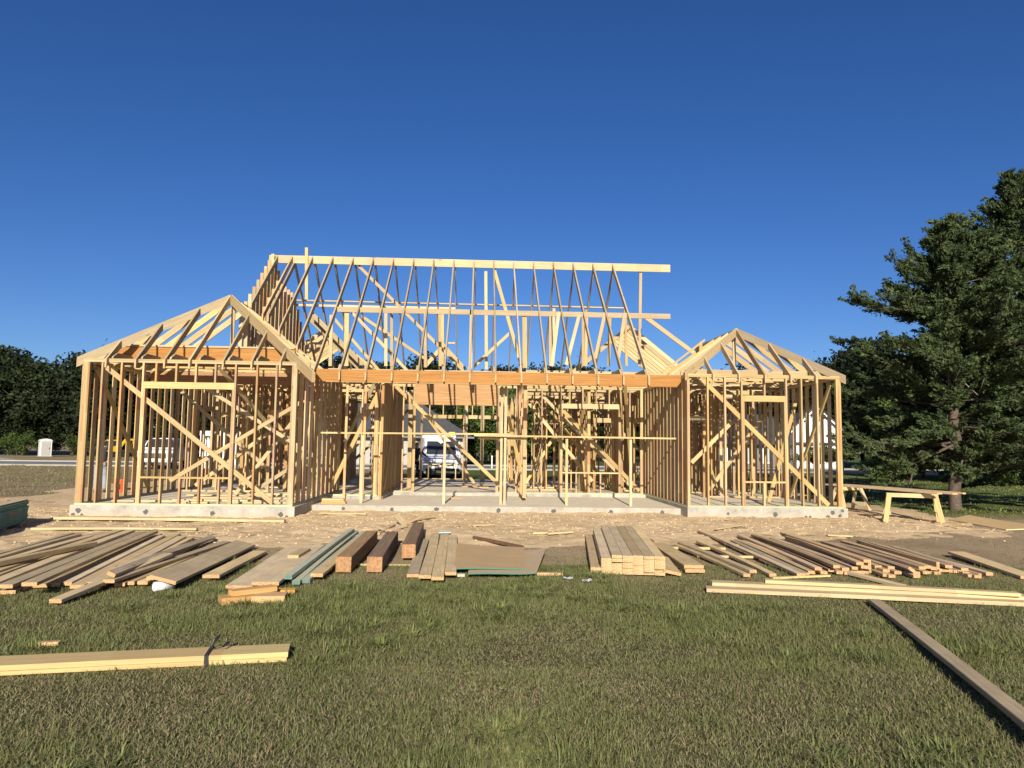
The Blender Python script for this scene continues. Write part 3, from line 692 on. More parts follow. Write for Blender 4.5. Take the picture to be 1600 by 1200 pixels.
for i, (x, z, r) in enumerate([(14.16, -.14, .035), (15.27, -.15, .065), (15.98, -.2, .035), (16.08, -.2, .035), (16.5, -.2, .05), (16.62, -.1, .06), (16.78, -.17, .045), (16.85, -.05, .04)]):
    patch(x, 0.94, z, r, 50 + i)

# --- walls
def wall(p0, p1, studs=None, openings=(), depth=0.089, treated=False, corner=(1, 1), braces=(), H=HW, spacing=0.406, z0=0.0, extra=(), headh=0.14, mstud='stud', skip=()):
    """one framed wall; its mesh is the plates, its studs, headers and braces are children. Local x runs along it."""
    p0, p1 = Vector((*p0, z0)), Vector((*p1, z0))
    d = p1 - p0; Lw = d.length
    ang = math.atan2(d.y, d.x)
    mb = MB(); h = depth / 2
    doors = [o for o in openings if o[2] <= 0]
    xs = 0.0
    segs = []
    for o in sorted(doors):
        segs.append((xs, o[0])); xs = o[1]
    segs.append((xs, Lw))
    mb.box(0, Lw, -h, h, H - 0.077, H - 0.040)
    w = mb.build('wall_frame', [M['pine']], house)
    w.location = p0; w.rotation_euler = (0, 0, ang)
    for a, b in segs:
        if b - a > 0.02: board('bottom_plate', (a, 0, .018), (b, 0, .018), depth, .036, (0, 0, 1), 'sill' if treated else 'pine', 'end_new', w)
    board('top_plate', (0, 0, H - .019), (Lw, 0, H - .019), depth - .002, .038, (0, 0, 1), 'pine', 'end_new', w)
    z_lo, z_hi = 0.037, H - 0.078
    def stud(x, a=z_lo, b=z_hi, name='stud', y=0.0):
        return board(name, (x, y, a), (x, y, b), depth - 0.002, 0.038, (1, 0, 0), mstud, 'end_new', w)
    if studs is None:
        n = max(1, int(round(Lw / spacing)))
        studs = [0.019 + (Lw - 0.038) * i / n for i in range(n + 1)]
    for x in studs:
        if any(o[0] - 0.05 < x < o[1] + 0.05 for o in openings): continue
        stud(x)
    if corner[0] and corner[0] > 1:
        for k in range(1, corner[0]): stud(0.019 + 0.0385 * k)
    if corner[1] and corner[1] > 1:
        for k in range(1, corner[1]): stud(Lw - 0.019 - 0.0385 * k)
    for o in openings:
        a, b, sill, head = o[:4]
        for x, s in ((a, -1), (b, 1)):
            stud(x + s * 0.057, name='king_stud'); stud(x + s * 0.0185, z_lo, head, 'trimmer_stud')
        board('header', (a - 0.037, -0.005, head + headh / 2), (b + 0.037, -0.005, head + headh / 2), headh, depth - 0.012, (0, 1, 0), 'pine', 'end_new', w)
        n = max(1, int((b - a) / 0.41))
        cr = o[4] if len(o) > 4 else [a + (b - a) * (i + 0.5) / n for i in range(n)]
        cr2 = o[5] if len(o) > 5 else cr
        if head + headh < z_hi - 0.1:
            for x in cr: stud(x, head + headh + 0.001, z_hi, 'cripple_stud')
        if sill > 0:
            board('window_sill', (a, 0, sill - 0.019), (b, 0, sill - 0.019), depth - 0.002, 0.038, (0, 0, 1), 'pine', 'end_new', w)
            for x in cr2: stud(x, z_lo, sill - 0.039, 'cripple_stud')
    for x0, zz0, x1, zz1, side in braces:
        board('brace', (x0, side * (h + 0.021), zz0), (x1, side * (h + 0.021), zz1), 0.10, 0.038, (0, 1, 0), 'pine', 'end_new', w)
    for x0, zz0, x1, zz1, side in extra:
        board('temporary_brace', (x0, side, zz0), (x1, side + 0.6, zz1), 0.089, 0.038, (0, 1, 0), 'pine', 'end_new', w)
    return w

D = 0.0445
# left wing
wall((0, D), (4.5, D), [0.019, .41, .81, 3.65, 4.06, 4.481], [(1.32, 3.14, .60, 2.46, [1.53, 1.95, 2.36, 2.77], [1.73, 2.13, 2.53, 2.94])], treated=True, corner=(4, 3), braces=[(.45, 2.9, 4.05, .07, 1)])
wall((D, .092), (D, 13.5), treated=True, braces=[(.3, 2.9, 3.2, .1, -1), (8, .2, 11, 2.8, -1)], openings=[(6.4, 7.6, .9, 2.3)])
wall((4.5 - D, .092), (4.5 - D, 5.3), treated=True, braces=[(.3, .2, 2.8, 2.8, 1)], spacing=.52)
wall((.10, 4.7), (4.40, 4.7), openings=[(2.6, 3.5, 0, 2.1)], braces=[(.1, 2.75, 2.6, .6, -1), (.6, .15, 2.5, 1.6, 1)])
wall((1.9, 4.80), (1.9, 9.0), braces=[(.2, .2, 2.4, 2.8, 1)], openings=[(2.8, 3.7, 0, 2.1)])
wall((.10, 9.05), (5.70, 9.05), openings=[(2.3, 3.1, 0, 2.1)], braces=[(3.2, .1, 5.4, 2.6, -1)])
wall((3.6, 9.15), (3.6, 13.4), braces=[(.3, .2, 2.6, 2.8, 1)])
# temporary braces inside the left wing
for a, b in (((1.45, 1.2, .45), (4.3, 1.6, 2.35)), ((1.55, 2.4, 2.75), (4.4, 2.6, 1.0)), ((2.65, .5, 3.0), (3.5, 3.2, 1.3)), ((2.4, 2.8, .05), (3.7, 3.6, 2.1)),
             ((2.9, 3.4, 2.2), (4.35, 3.9, .25)), ((3.0, 1.5, .05), (4.36, 3.2, 1.2))):
    board('temporary_brace', a, b, 0.089, 0.038, (0, 1, 0), 'pine', 'end_new', house)
# porch recess
wall((4.50, 3.55), (5.80, 3.55), treated=True, braces=[(.1, .2, 1.2, 2.6, 1)], corner=(1, 3))
wall((5.86, 3.55), (5.86, 9.0), braces=[(.4, .2, 2.8, 2.8, -1)], corner=(3, 2), spacing=.26)
wall((5.92, 5.35), (9.52, 5.35), [0.02, .33, 3.58], [(.68, 3.0, 0, 2.49, [.9], [])], headh=.05, braces=[(.1, 3.0, 3.3, .05, -1)], corner=(1, 1))
hd = MB(); hd.box(6.565, 8.95, 5.285, 5.303, 2.49, 3.12)
hd.build('plywood_header', M['ply'], house)
wall((9.62, 3.40), (9.62, 8.0), corner=(4, 2), braces=[(.1, 2.6, 1.9, .1, -1)], spacing=.5)
wall((9.72, 5.25), (13.15, 5.25), [0.02, .5, 3.05, 3.41], [(1.10, 2.72, .62, 2.44, [1.3, 1.68, 2.07, 2.45], [1.5, 1.85, 2.2])], treated=True, braces=[(1.1, 2.4, 3.35, .1, 1)], corner=(2, 2))
# right wing
wall((13.24, .99 + D), (16.9, .99 + D), [0.019, .49, .90, 2.72, 3.10, 3.641], [(1.355, 2.30, .60, 2.45, [1.84], [1.80])], treated=True, corner=(1, 3), braces=[(.40, 2.95, 3.36, .06, 1)])
wall((13.24 + D, 1.082), (13.24 + D, 10.0), treated=True, openings=[(5.0, 5.9, 0, 2.1)], spacing=.36)
wall((16.9 - D, 1.082), (16.9 - D, 13.5), treated=True, braces=[(.2, 2.9, 2.6, .1, 1), (6, .2, 8.5, 2.8, 1)], openings=[(7.6, 8.8, .9, 2.3)])
wall((13.34, 4.4), (16.80, 4.4), openings=[(.5, 1.3, 0, 2.1)], braces=[(1.5, .2, 3.3, 2.6, 1)])
wall((15.2, 4.5), (15.2, 8.0), braces=[(.2, .2, 2.6, 2.8, 1)])
wall((9.72, 8.1), (16.80, 8.1), openings=[(1.2, 2.1, 0, 2.1)], braces=[(2.4, 2.8, 5.0, .2, -1)])
wall((11.6, 5.35), (11.6, 8.0), braces=[(.2, .2, 2.2, 2.8, 1)], spacing=.3)
wall((12.1, 8.2), (12.1, 13.4), spacing=.36)
wall((13.34, 10.6), (16.80, 10.6), openings=[(.6, 1.4, 0, 2.1)])
wall((9.72, 10.9), (13.2, 10.9), openings=[(.8, 1.7, 0, 2.1)], braces=[(1.6, .2, 3.2, 2.6, 1)])
wall((9.6, 10.2), (9.6, 13.4), braces=[(.2, .2, 2.2, 2.8, 1)])
# more partitions deep inside
wall((.10, 6.7), (4.40, 6.7), openings=[(.5, 1.3, 0, 2.1)])
wall((3.1, 4.80), (3.1, 9.0), spacing=.36)
wall((9.72, 6.8), (13.2, 6.8), openings=[(2.3, 3.1, 0, 2.1)], braces=[(.2, 2.7, 2.2, .3, -1)])
wall((12.55, 5.35), (12.55, 8.0), spacing=.3)
wall((10.6, 8.2), (10.6, 10.8), spacing=.36)
wall((13.34, 6.3), (16.80, 6.3), openings=[(2.0, 2.8, 0, 2.1)], braces=[(.2, .2, 1.9, 2.6, 1)])
wall((14.3, 6.4), (14.3, 10.5), spacing=.36)
wall((5.1, 9.2), (5.1, 13.4), spacing=.36)
# rear wall
wall((.10, 13.5), (16.80, 13.5), openings=[(1.2, 2.6, .9, 2.3), (6.1, 7.7, .6, 2.4), (7.85, 9.1, 0, 2.4), (11.0, 12.2, .9, 2.3), (14.0, 15.4, .9, 2.3)], braces=[(2.9, .2, 5.6, 2.8, 1)])
for a, b in (((13.45, 1.4, 1.0), (14.5, 1.6, 1.98)), ((15.25, 1.3, .1), (16.75, 2.9, 2.94)), ((10.2, 5.7, 2.9), (13.0, 6.0, .15)), ((12.1, 2.6, 2.95), (12.75, 5.0, .8)),
             ((10.6, 6.4, 2.4), (12.4, 6.9, .2)), ((9.0, 3.6, 2.9), (9.75, 4.8, .05)), ((8.3, 9.6, .05), (6.4, 9.9, 2.6)), ((4.75, 4.6, 1.4), (5.7, 3.2, 2.9)), ((9.85, 7.2, .1), (11.3, 7.4, 2.5))):
    board('temporary_brace', a, b, 0.089, 0.038, (0, 1, 0), 'pine', 'end_new', house)
# free-standing posts in the great room
for x, y in ((7.95, 11.0), (8.55, 11.6), (6.25, 7.6), (9.15, 9.3)):
    board('post', (x, y, 0.0), (x, y, 3.07), 0.13, 0.13, (1, 0, 0), 'rafter', 'end_new', house)

# porch beam
bb = MB()
bb.prism([(4.57, 3.09), (4.57, 2.98), (4.73, 2.80), (13.14, 2.80), (13.285, 2.97), (13.285, 3.09)], 1, 1.52, 1.60)
bb.build('porch_beam', M['lvl'], house)
bb = MB(); bb.box(4.8, 9.7, 1.515, 1.605, 2.786, 2.799)
bb.build('beam_strip', M['pine'], house)

# temporary rail and posts along the porch
for x, y in ((5.60, 2.18), (7.59, 2.16), (8.97, 2.14), (9.06, 2.11), (10.57, 2.12), (12.14, 2.08)):
    top = 1.62 if x not in (8.97, 9.06) else 2.8
    board('rail_post', (x, y, -.081), (x, y, top - (0.06 if top < 2 else 0)), 0.04, 0.06, (1, 0, 0), 'new', 'end_new', house)
for x in (4.98, 5.45, 5.9):
    board('rail_post', (x, 3.35, -.081), (x + .02, 3.3, 2.9), 0.038, 0.06, (1, 0, 0), 'stud', 'end_new', house)
board('guard_rail', (4.60, 2.11, 1.60), (9.2, 2.09, 1.625), 0.038, 0.05, (0, 1, 0), 'new', 'end_new', house)
board('guard_rail', (8.3, 2.05, 1.585), (13.25, 2.02, 1.575), 0.04, 0.04, (0, 1, 0), 'new', 'end_new', house)
board('guard_rail', (8.4, 2.2, 1.53), (9.6, 2.2, 1.525), 0.06, 0.04, (0, 1, 0), 'new', 'end_new', house)

# ------------------------------------------------------------------ roofs
SL = 0.815
def ztop(y): return 3.14 + (y - 1.56) * SL          # top edge of the front rafters
YR = 6.30; ZR = ztop(YR)
RT = 0.038; RD = 0.14
dz = RD / 2 * math.sqrt(1 + SL * SL)
roof = board('roof_frame', (2.0, YR, ZR - 0.12), (14.25, YR, ZR - 0.12), 0.235, 0.038, (0, 1, 0), 'pine', 'end_new', house)
def rchild(name, p0, p1, w, t, thin, ms='rafter', plumb=True, parent=roof):
    o = board(name, p0, p1, w, t, thin, ms, 'end_new', None, plumb)
    mw = LOCAL[o.name]; o.parent = parent
    set_local(o, LOCAL[parent.name].inverted() @ mw)
    return o
rx = [2.25, 2.69] + [5.126 + 0.61 * i for i in range(-3, 13)]
WLX, WLZ = 2.25, 4.95          # ridge of the left wing
for i, x in enumerate(rx):
    if x < 4.5:
        yv = 1.56 + (4.5 - x) / 2.25 * 2.2 + .15
    else:
        yv = 1.40
    rchild('rafter', (x, yv, ztop(yv) - dz), (x, YR - .02, ztop(YR - .02) - dz), RD, RT, (1, 0, 0))
    yb = 11.15
    if x > 2.5:
        rchild('rafter', (x + .045, YR + .02, ztop(YR - .02) - dz), (x + .045, yb, ztop(2 * YR - yb) - dz), RD, RT, (1, 0, 0))
# doubled rafter near the left end
rchild('rafter', (2.80, 3.6, ztop(3.6) - dz - .1), (2.74, YR, ZR - .3), RD, RT, (1, 0, 0))
# purlins
rchild('purlin', (4.54, 3.95, 4.955), (13.63, 3.95, 4.955), .14, .038, (0, 1, 0), 'rafter')
rchild('purlin', (1.75, 7.7, 5.90), (13.1, 7.7, 5.88), .089, .038, (0, 0, 1), 'pine')
rchild('purlin', (2.2, 7.55, 5.72), (7.6, 7.55, 5.72), .07, .038, (0, 1, 0), 'pine')
for nm, a, b, w in ROOF_STICKS:
    rchild(nm, a, b, w, .038, (0, 1, 0), 'rafter' if nm == 'valley_rafter' else 'pine', plumb=(nm != 'purlin_post' and nm != 'ridge_post'))
# stepped gable studs at the left end
gab = board('gable_wall', (2.20, 1.7, 3.12), (2.20, 11.0, 3.12), .089, .076, (0, 0, 1), 'pine', 'end_new', house)
y = 3.5
while y < 9.2:
    zt = (ztop(y) if y < YR else ztop(2 * YR - y)) + 0.10
    rchild('stud', (2.14, y, 3.16), (2.14, y, zt), .089, .038, (0, 1, 0), 'stud', False, gab)
    y += .335
y = 3.7
while y < 9.2:
    zt = (ztop(y) if y < YR else ztop(2 * YR - y)) - 0.2
    rchild('stud', (2.55, y, 3.16), (2.55, y, min(zt, 6.0)), .089, .038, (0, 1, 0), 'stud', False, gab)
    y += .406

# ceiling joists above the porch, clipped to the roof slope at the beam
ceil = board('ceiling_frame', (4.6, 2.75, 3.162), (13.2, 2.75, 3.162), .135, .038, (0, 1, 0), 'rafter', 'end_new', house)
ceil_inv = LOCAL[ceil.name].inverted()
jm = MB(); jm.prism([(0.0, 0.0), (3.75, 0.0), (3.75, .14), (.17, .14), (0.0, .02)], 0, -.019, .019)
jo = jm.build('ceiling_joist', M['rafter'], ceil)
jme = jo.data
k = 0
for x in rx:
    if x < 4.55: continue
    for dx in (-.04,):
        o = jo if k == 0 else link(bpy.data.objects.new('ceiling_joist', jme), ceil)
        set_local(o, ceil_inv @ Matrix.Translation((x + dx, 1.53, 3.092))); k += 1
for y in np.arange(5.7, 13.4, .61):
    rchild('ceiling_joist', (9.7, y, 3.15), (16.85, y, 3.15), .14, .038, (0, 1, 0), 'pine', False, ceil)
for y in np.arange(1.35, 5.0, .406):
    rchild('ceiling_joist', (13.3, y, 3.15), (16.85, y, 3.15), .14, .038, (0, 1, 0), 'pine', False, ceil)
for y in np.arange(1.4, 13.4, .61):
    rchild('ceiling_joist', (.05, y, 3.15), (4.46 if y < 5 else 5.9, y, 3.15), .14, .038, (0, 1, 0), 'pine', False, ceil)
rchild('strongback', (9.75, 5.3, 3.42), (13.25, 5.3, 3.42), .235, .038, (0, 1, 0), 'pine', False, ceil)
rchild('strongback', (4.6, 5.3, 3.30), (9.6, 5.3, 3.30), .14, .038, (0, 1, 0), 'pine', False, ceil)

# left wing hip roof
def hip_roof(x0, x1, y0, yb, zt, rise, jx, tailL, tailR, name_cat, ridge_end, dbl=False, ridge_mat='rafter', side_step=.61):
    xm = (x0 + x1) / 2; run = xm - x0; sl = rise / run; ya = y0 + run
    za = zt + rise
    ridge = board('roof_frame', (xm, ya - .05, za - .1), (xm, ridge_end, za - .1), .184, .038, (1, 0, 0), ridge_mat, 'end_new', house)
    dd = .07 * math.sqrt(1 + sl * sl)
    for sgn, xe, tl in ((-1, x0, tailL), (1, x1, tailR)):
        e = Vector((xe + sgn * tl, y0 - tl, zt - tl * sl))
        a = Vector((xm, ya, za))
        th = Vector((sgn * 1, 1, 0)) if True else None
        rchild('hip_rafter', e - Vector((0, 0, .09)), a - Vector((0, 0, .09)), .184, .038, Vector((1, sgn * 1, 0)), 'rafter', True, ridge)
        if dbl and sgn > 0:
            off = Vector((.03, .03, 0))
            rchild('hip_rafter', e + off - Vector((0, 0, .09)), a + off - Vector((0, 0, .09)), .184, .038, Vector((1, 1, 0)), 'pine', True, ridge)
    for x in jx:                                      # jack rafters on the front slope
        yt = y0 + min(abs(x - x0), abs(x1 - x)) - .03
        if yt - y0 < .08: yt = y0 + .08
        ys = y0 - .10
        rchild('rafter', (x, ys, zt + (ys - y0) * sl - dd), (x, yt, zt + (yt - y0) * sl - dd), .14, .038, (1, 0, 0), 'rafter', True, ridge)
    y = y0 + .55
    while y < yb:                                     # side slopes
        r = min(run, y - y0) - .03
        for sgn, xe in ((-1, x0), (1, x1)):
            rchild('rafter', (xe, y, zt - dd), (xe - sgn * r, y, zt + r * sl - dd), .14, .038, (0, 1, 0), 'pine', True, ridge)
        y += side_step
    return ridge
rl = hip_roof(0, 4.5, 0.0, 3.9, 3.14, 1.80, [.52, 1.13, 1.73, 2.25, 2.95, 3.55, 4.15], .08, .42, 'x', 4.2, dbl=True)
rr = hip_roof(13.24, 16.9, .99, 4.6, 3.14, 1.33, [13.84, 14.45, 15.07, 15.68, 16.28], .04, .08, 'x', 6.4)
# dropped beam and short joists behind the left wing's front plate
lb = MB(); lb.box(.28, 4.22, .90, .98, 3.10, 3.46); lb.build('dropped_beam', M['lvl'], house)
lb = MB(); lb.box(.28, 4.22, 2.6, 2.69, 2.78, 3.07); lb.build('dropped_beam', M['lvl'], house)
board('beam_cap', (.3, .94, 3.48), (4.2, .94, 3.48), .14, .038, (0, 0, 1), 'pine', 'end_new', house)
jm = MB(); jm.prism([(0.0, 0.0), (.88, 0.0), (.88, .14), (.22, .14), (.03, .05)], 0, -.019, .019)
j2 = jm.build('ceiling_joist', M['rafter'], rl)
for k, x in enumerate([.60, 1.21, 1.81, 2.42, 3.03, 3.63]):
    o = j2 if k == 0 else link(bpy.data.objects.new('ceiling_joist', j2.data), rl)
    set_local(o, LOCAL[rl.name].inverted() @ Matrix.Translation((x, .01, 3.084)))
# ridge supports under the wing roofs
for p in ((2.25, 3.6), (2.3, 2.4)):
    rchild('ridge_post', (p[0], p[1], 3.1), (p[0], p[1], 4.75), .089, .038, (0, 1, 0), 'pine', False, rl)
for p in ((15.07, 3.0), (14.55, 4.2)):
    rchild('ridge_post', (p[0], p[1], 3.1), (p[0], p[1], 4.3), .089, .038, (0, 1, 0), 'pine', False, rr)
rchild('strongback', (14.6, 3.2, 3.25), (15.5, 2.4, 3.36), .14, .08, (0, 0, 1), 'rafter', False, rr)

# rear cross gable on the right and its mirror on the left
def cross_gable(xm, xr, xl, zr, zr_eave, y0, y1, step=.5):
    rid = board('roof_frame', (xm, y0 - .1, zr - .1), (xm, y1, zr - .1), .184, .038, (1, 0, 0), 'rafter', 'end_new', house)
    y = y0
    while y < y1:
        rchild('rafter', (xm + .02, y, zr - .1), (xr, y, zr_eave), .14, .038, (0, 1, 0), 'pine', True, rid)
        rchild('rafter', (xm - .02, y, zr - .1), (xl, y, zr_eave if xl < 11 else 3.6), .14, .038, (0, 1, 0), 'pine', True, rid)
        y += step
    return rid
cross_gable(13.72, 16.95, 10.6, 5.72, 3.05, 9.9, 13.8)
cross_gable(3.0, 5.9, .05, 5.3, 3.05, 9.6, 13.8, .61)
# ================================================================== LOOSE LUMBER
SPEC = {   # key: (name, category, group, label with {o} = ordinal)
 'left_fan': ('lumber_board', 'board', 'boards fanned out on the grass at the left', 'weathered board in the far left fan, {o} near end from the left'),
 'wide_left': ('lumber_board', 'board', None, ['wide weathered plank tilted up against the right edge of the left fan', 'single wide plank lying just right of the tilted one at left']),
 'wide_mid': ('lumber_board', 'board', None, ['left one of the two wide planks side by side near the orange offcuts', 'right one of the two wide planks, touching the green boards']),
 'block_on_wide': ('lumber_block', 'board', None, ['short pale block lying on top of the two wide planks']),
 'cutoff': ('lumber_offcut', 'offcut', 'orange offcuts in the grass', ['leftmost orange timber offcut lying in the grass', 'orange offcut on top of the little offcut heap', 'front orange offcut in the grass, right of the leftmost', 'thin orange offcut at the right of the little heap']),
 'green': ('treated_board', 'board', 'green treated boards', ['top green treated board on the heap beside the brown timber', 'middle green treated board with painted end', 'right green treated board, nearest the brown timbers']),
 'beside_timber': ('lumber_board', 'board', None, ['weathered board between the green boards and the square brown timber']),
 'timber': ('square_timber', 'timber', 'heavy square timbers', ['left heavy square timber with orange end grain', 'middle heavy square timber, dark brown', 'rearmost heavy square timber, dark with reddish end']),
 'sleeper': ('wood_strip', 'strip', None, ['pale wood strip lying crosswise under the square timbers']),
 'short_row': ('lumber_board', 'board', 'four parallel boards left of the plywood', 'weathered board, {o} from left in the row of four beside the plywood'),
 'stick': ('brown_stick', 'stick', None, ['dark reddish brown stick lying on the soil behind the plywood']),
 'dirt_scrap': ('wood_scrap', 'scrap', 'wood scraps lying on the soil', ['pale scrap left of its pair behind the neat stack', 'pale scrap touching the neat stack at its rear left', 'thin scrap on the soil in front of the porch slab', 'pale scrap behind the right lumber pile', 'thin brown scrap on soil before the right wing']),
 'edge_scrap': ('wood_scrap', 'scrap', None, ['reddish strip of wood at the right front of the plywood', 'small greenish block under the left front of the plywood']),
 'wide_right': ('lumber_board', 'board', None, ['upper wide plank right beside the neat stack', 'lower wide plank under the one beside the stack', 'wide plank tilted against the right side of the neat stack']),
 'dark_stick': ('brown_stick', 'stick', None, ['thin dark stick behind the wide planks right of the stack']),
 'middle_fan': ('lumber_board', 'board', 'boards spread between the stack and the right pile', 'weathered board in the open spread right of the stack, {o} from the left'),
 'right_pile': ('lumber_board', 'board', 'boards in the big right pile', 'brown board in the big right pile, {o} from the left by its sawn end'),
 'near_pile': ('lumber_board', 'board', None, ['lone board sticking out in front of the big right pile']),
 'front_right': ('lumber_board', 'board', 'long pale boards at the front right', ['lowest of the long pale boards in the grass at right', 'middle of the long pale boards in the grass at right', 'topmost of the long pale boards in the grass at right']),
 'thin_front': ('wood_strip', 'strip', None, ['thin pale strip behind the long pale boards at right']),
 'long_board': ('lumber_board', 'board', None, ['long weathered board running through the grass to the bottom right corner']),
 'right_board': ('lumber_board', 'board', None, ['wide weathered plank by itself at the right edge']),
 'left_front': ('lumber_board', 'board', 'strapped pale planks at the front left', ['upper of two strapped pale planks in the grass at front left', 'lower of two strapped pale planks in the grass at front left']),
 'slab_edge_board': ('lumber_board', 'board', None, ['long pale board on the soil along the left wing slab', 'pale board on the soil behind the left fan of boards']),
 'saw_scrap': ('wood_scrap', 'scrap', None, ['small pale scrap at the foot of the sawhorse']),
 'porch_scrap': ('wood_strip', 'strip', None, ['thin pale strip along the foot of the porch slab']),
 'broken': ('broken_board', 'scrap', 'broken pieces behind the square timbers', 'broken weathered piece behind the square timbers, {o} from the left'),
}
ENDM = {'old': 'end_old', 'old2': 'end_old', 'new': 'end_new', 'green': 'end_green', 'cut': 'cut', 'timber': 'end_timber', 'timber2': 'end_timber', 'rust': 'rust'}
bykey = {}
for t in LOOSE: bykey.setdefault(t[0], []).append(t)
def px_order(t):
    v = Vector(t[1]) - CAM_LOC
    return v.dot(_r2) / v.dot(_f)
def sag_board(name, p0, p1, w, t, roll, ms, me_, bow):
    """a real stick of lumber: slightly bowed and twisted, eased edges, sawn ends"""
    p0, p1 = Vector(p0), Vector(p1)
    d = p1 - p0; Lx = d.length; x = d / Lx
    z = Vector((0, 0, 1)); z = (z - x * z.dot(x)).normalized(); y = z.cross(x)
    q = Matrix.Rotation(R(roll), 3, x); y, z = q @ y, q @ z
    n = max(2, int(Lx / 0.45)); rs = random.Random(hash((round(p0.x, 2), round(p0.y, 2))) & 0xffff)
    by, bz, tw = rs.uniform(-1, 1) * bow, rs.uniform(0.2, 1) * bow * 0.6, rs.uniform(-1, 1) * R(2.0)
    c = 0.004
    prof = [(-w/2 + c, -t/2), (w/2 - c, -t/2), (w/2, -t/2 + c), (w/2, t/2 - c), (w/2 - c, t/2), (-w/2 + c, t/2), (-w/2, t/2 - c), (-w/2, -t/2 + c)]
    v, f, fm = [], [], []
    for i in range(n + 1):
        s = i / n; u = 4 * s * (1 - s)
        a = tw * (s - 0.5)
        for (yy, zz) in prof:
            v.append(((s - 0.5) * Lx, yy * math.cos(a) - zz * math.sin(a) + by * u, yy * math.sin(a) + zz * math.cos(a) + bz * u * (0 if roll else 1)))
    for i in range(n):
        for j in range(8):
            k = (j + 1) % 8
            f.append((i * 8 + j, i * 8 + 8 + j, i * 8 + 8 + k, i * 8 + k)); fm.append(0)
    f.append(tuple(range(8))); f.append(tuple(n * 8 + 7 - i for i in range(8))); fm += [1, 1]
    o = mesh_obj(name, v, f, [M[ms], M[me_]], None, fm)
    bm = bmesh.new(); bm.from_mesh(o.data); bmesh.ops.recalc_face_normals(bm, faces=bm.faces); bm.to_mesh(o.data); bm.free()
    cc = (p0 + p1) / 2 - z * (t / 2)
    o.matrix_world = Matrix(((x.x, y.x, z.x, cc.x), (x.y, y.y, z.y, cc.y), (x.z, y.z, z.z, cc.z), (0, 0, 0, 1)))
    return o
for key, lst in bykey.items():
    name, cat, grp, lab = SPEC[key]
    if isinstance(lab, str): lst = sorted(lst, key=px_order)
    for i, (_, p0, p1, w, t, roll, ms) in enumerate(lst):
        Lb = (Vector(p1) - Vector(p0)).length
        bow = 0.0 if ms.startswith('timber') or Lb < 1.2 else (0.018 if key != 'left_front' else 0.004)
        if key in ('wide_mid', 'wide_left', 'wide_right'): bow = .008
        me_ = ENDM[ms]
        # bed the stick on the real surface: lift it where the soil humps up under it
        A_, B2 = Vector(p0), Vector(p1); lift = 0.0
        for q in (0.0, .25, .5, .75, 1.0):
            c_ = A_.lerp(B2, q); lift = max(lift, surf(c_.x, c_.y) - (c_.z - t))
        p0 = (p0[0], p0[1], p0[2] + lift * .85); p1 = (p1[0], p1[1], p1[2] + lift * .85)
        o = sag_board(name, p0, p1, w, t, roll, ms, me_, bow)
        tag(o, lab.format(o=ORD[i]) if isinstance(lab, str) else lab[i], cat, grp)

# strap round the two planks at the front left
_pl = [t for t in LOOSE if t[0] == 'left_front'][0]
_a, _b = Vector(_pl[1]), Vector(_pl[2]); _d = (_b - _a).normalized(); _n = Vector((-_d.y, _d.x, 0)).normalized()
if _n.y > 0: _n = -_n
sc_ = _a + _d * 0.55
sm = MB()
def strip(pts, wd=0.028):
    for i in range(len(pts) - 1):
        a, b = Vector(pts[i]), Vector(pts[i + 1]); s = _d * (wd / 2); nn = (b - a).cross(_d).normalized() * 0.002
        base = len(sm.v)
        for q in (a, b):
            for k in (-1, 1):
                for e in (-1, 1): sm.v.append(tuple(q + s * k + nn * e))
        sm.f += [tuple(base + j for j in q) for q in ((0, 1, 3, 2), (4, 6, 7, 5), (0, 4, 5, 1), (2, 3, 7, 6), (0, 2, 6, 4), (1, 5, 7, 3))]; sm.m += [0] * 6
strip([sc_ + _n * .128 + Vector((0, 0, -.085)), sc_ + _n * .128 + Vector((0, 0, .003)), sc_ - _n * .128 + Vector((0, 0, .003)), sc_ - _n * .128 + Vector((0, 0, -.085))])
strip([sc_ - _n * .06 + Vector((0, 0, .004)), sc_ - _n * .05 + _d * -.03 + Vector((0, 0, .06)), sc_ - _n * .09 + _d * -.05 + Vector((0, 0, .09)), sc_ - _n * .12 + _d * -.02 + Vector((0, 0, .055)), sc_ - _n * .10 + Vector((0, 0, .005))], .02)
strip([sc_ - _n * .04 + Vector((0, 0, .004)), sc_ - _d * .09 + _n * .02 + Vector((0, 0, .03)), sc_ - _d * .12 - _n * .05 + Vector((0, 0, .05))], .018)
tag(sm.build('lashing_strap', M['black']), 'black strap tied round the two pale planks at front left', 'strap')

# the neat stack: six columns, six layers, stepped at the left
d0, d1 = Vector((10.15, -6.69, 0)), Vector((10.59, -3.2, 0))
ax = (d1 - d0).normalized(); side = Vector((ax.y, -ax.x, 0))
w6, t6 = 0.1285, 0.038
n_rows = 6
for row in range(n_rows):                     # row 0 = top
    zc = G + 0.236 - row * 0.0388
    c0 = 0 if row == 0 else (-1 if row < 3 else -2)
    for c in range(c0, 5):
        rs = random.Random(row * 31 + c)
        j = rs.uniform(-.03, .03)
        a = d0 + side * (c * 0.1315 + (0 if c >= 0 else 0.0)) + ax * j
        b = a + ax * 3.52
        if row == 3 and c == -2: continue
        o = sag_board('stacked_board', (a.x, a.y, zc), (b.x, b.y, zc), w6, t6, 0, 'old' if row == 0 else 'old', 'end_new', 0.002)
        tag(o, 'board in the neat stack, %s row from top, %s from left' % (ORD[row], ORD[c - c0]), 'board', 'boards of the neat stack')
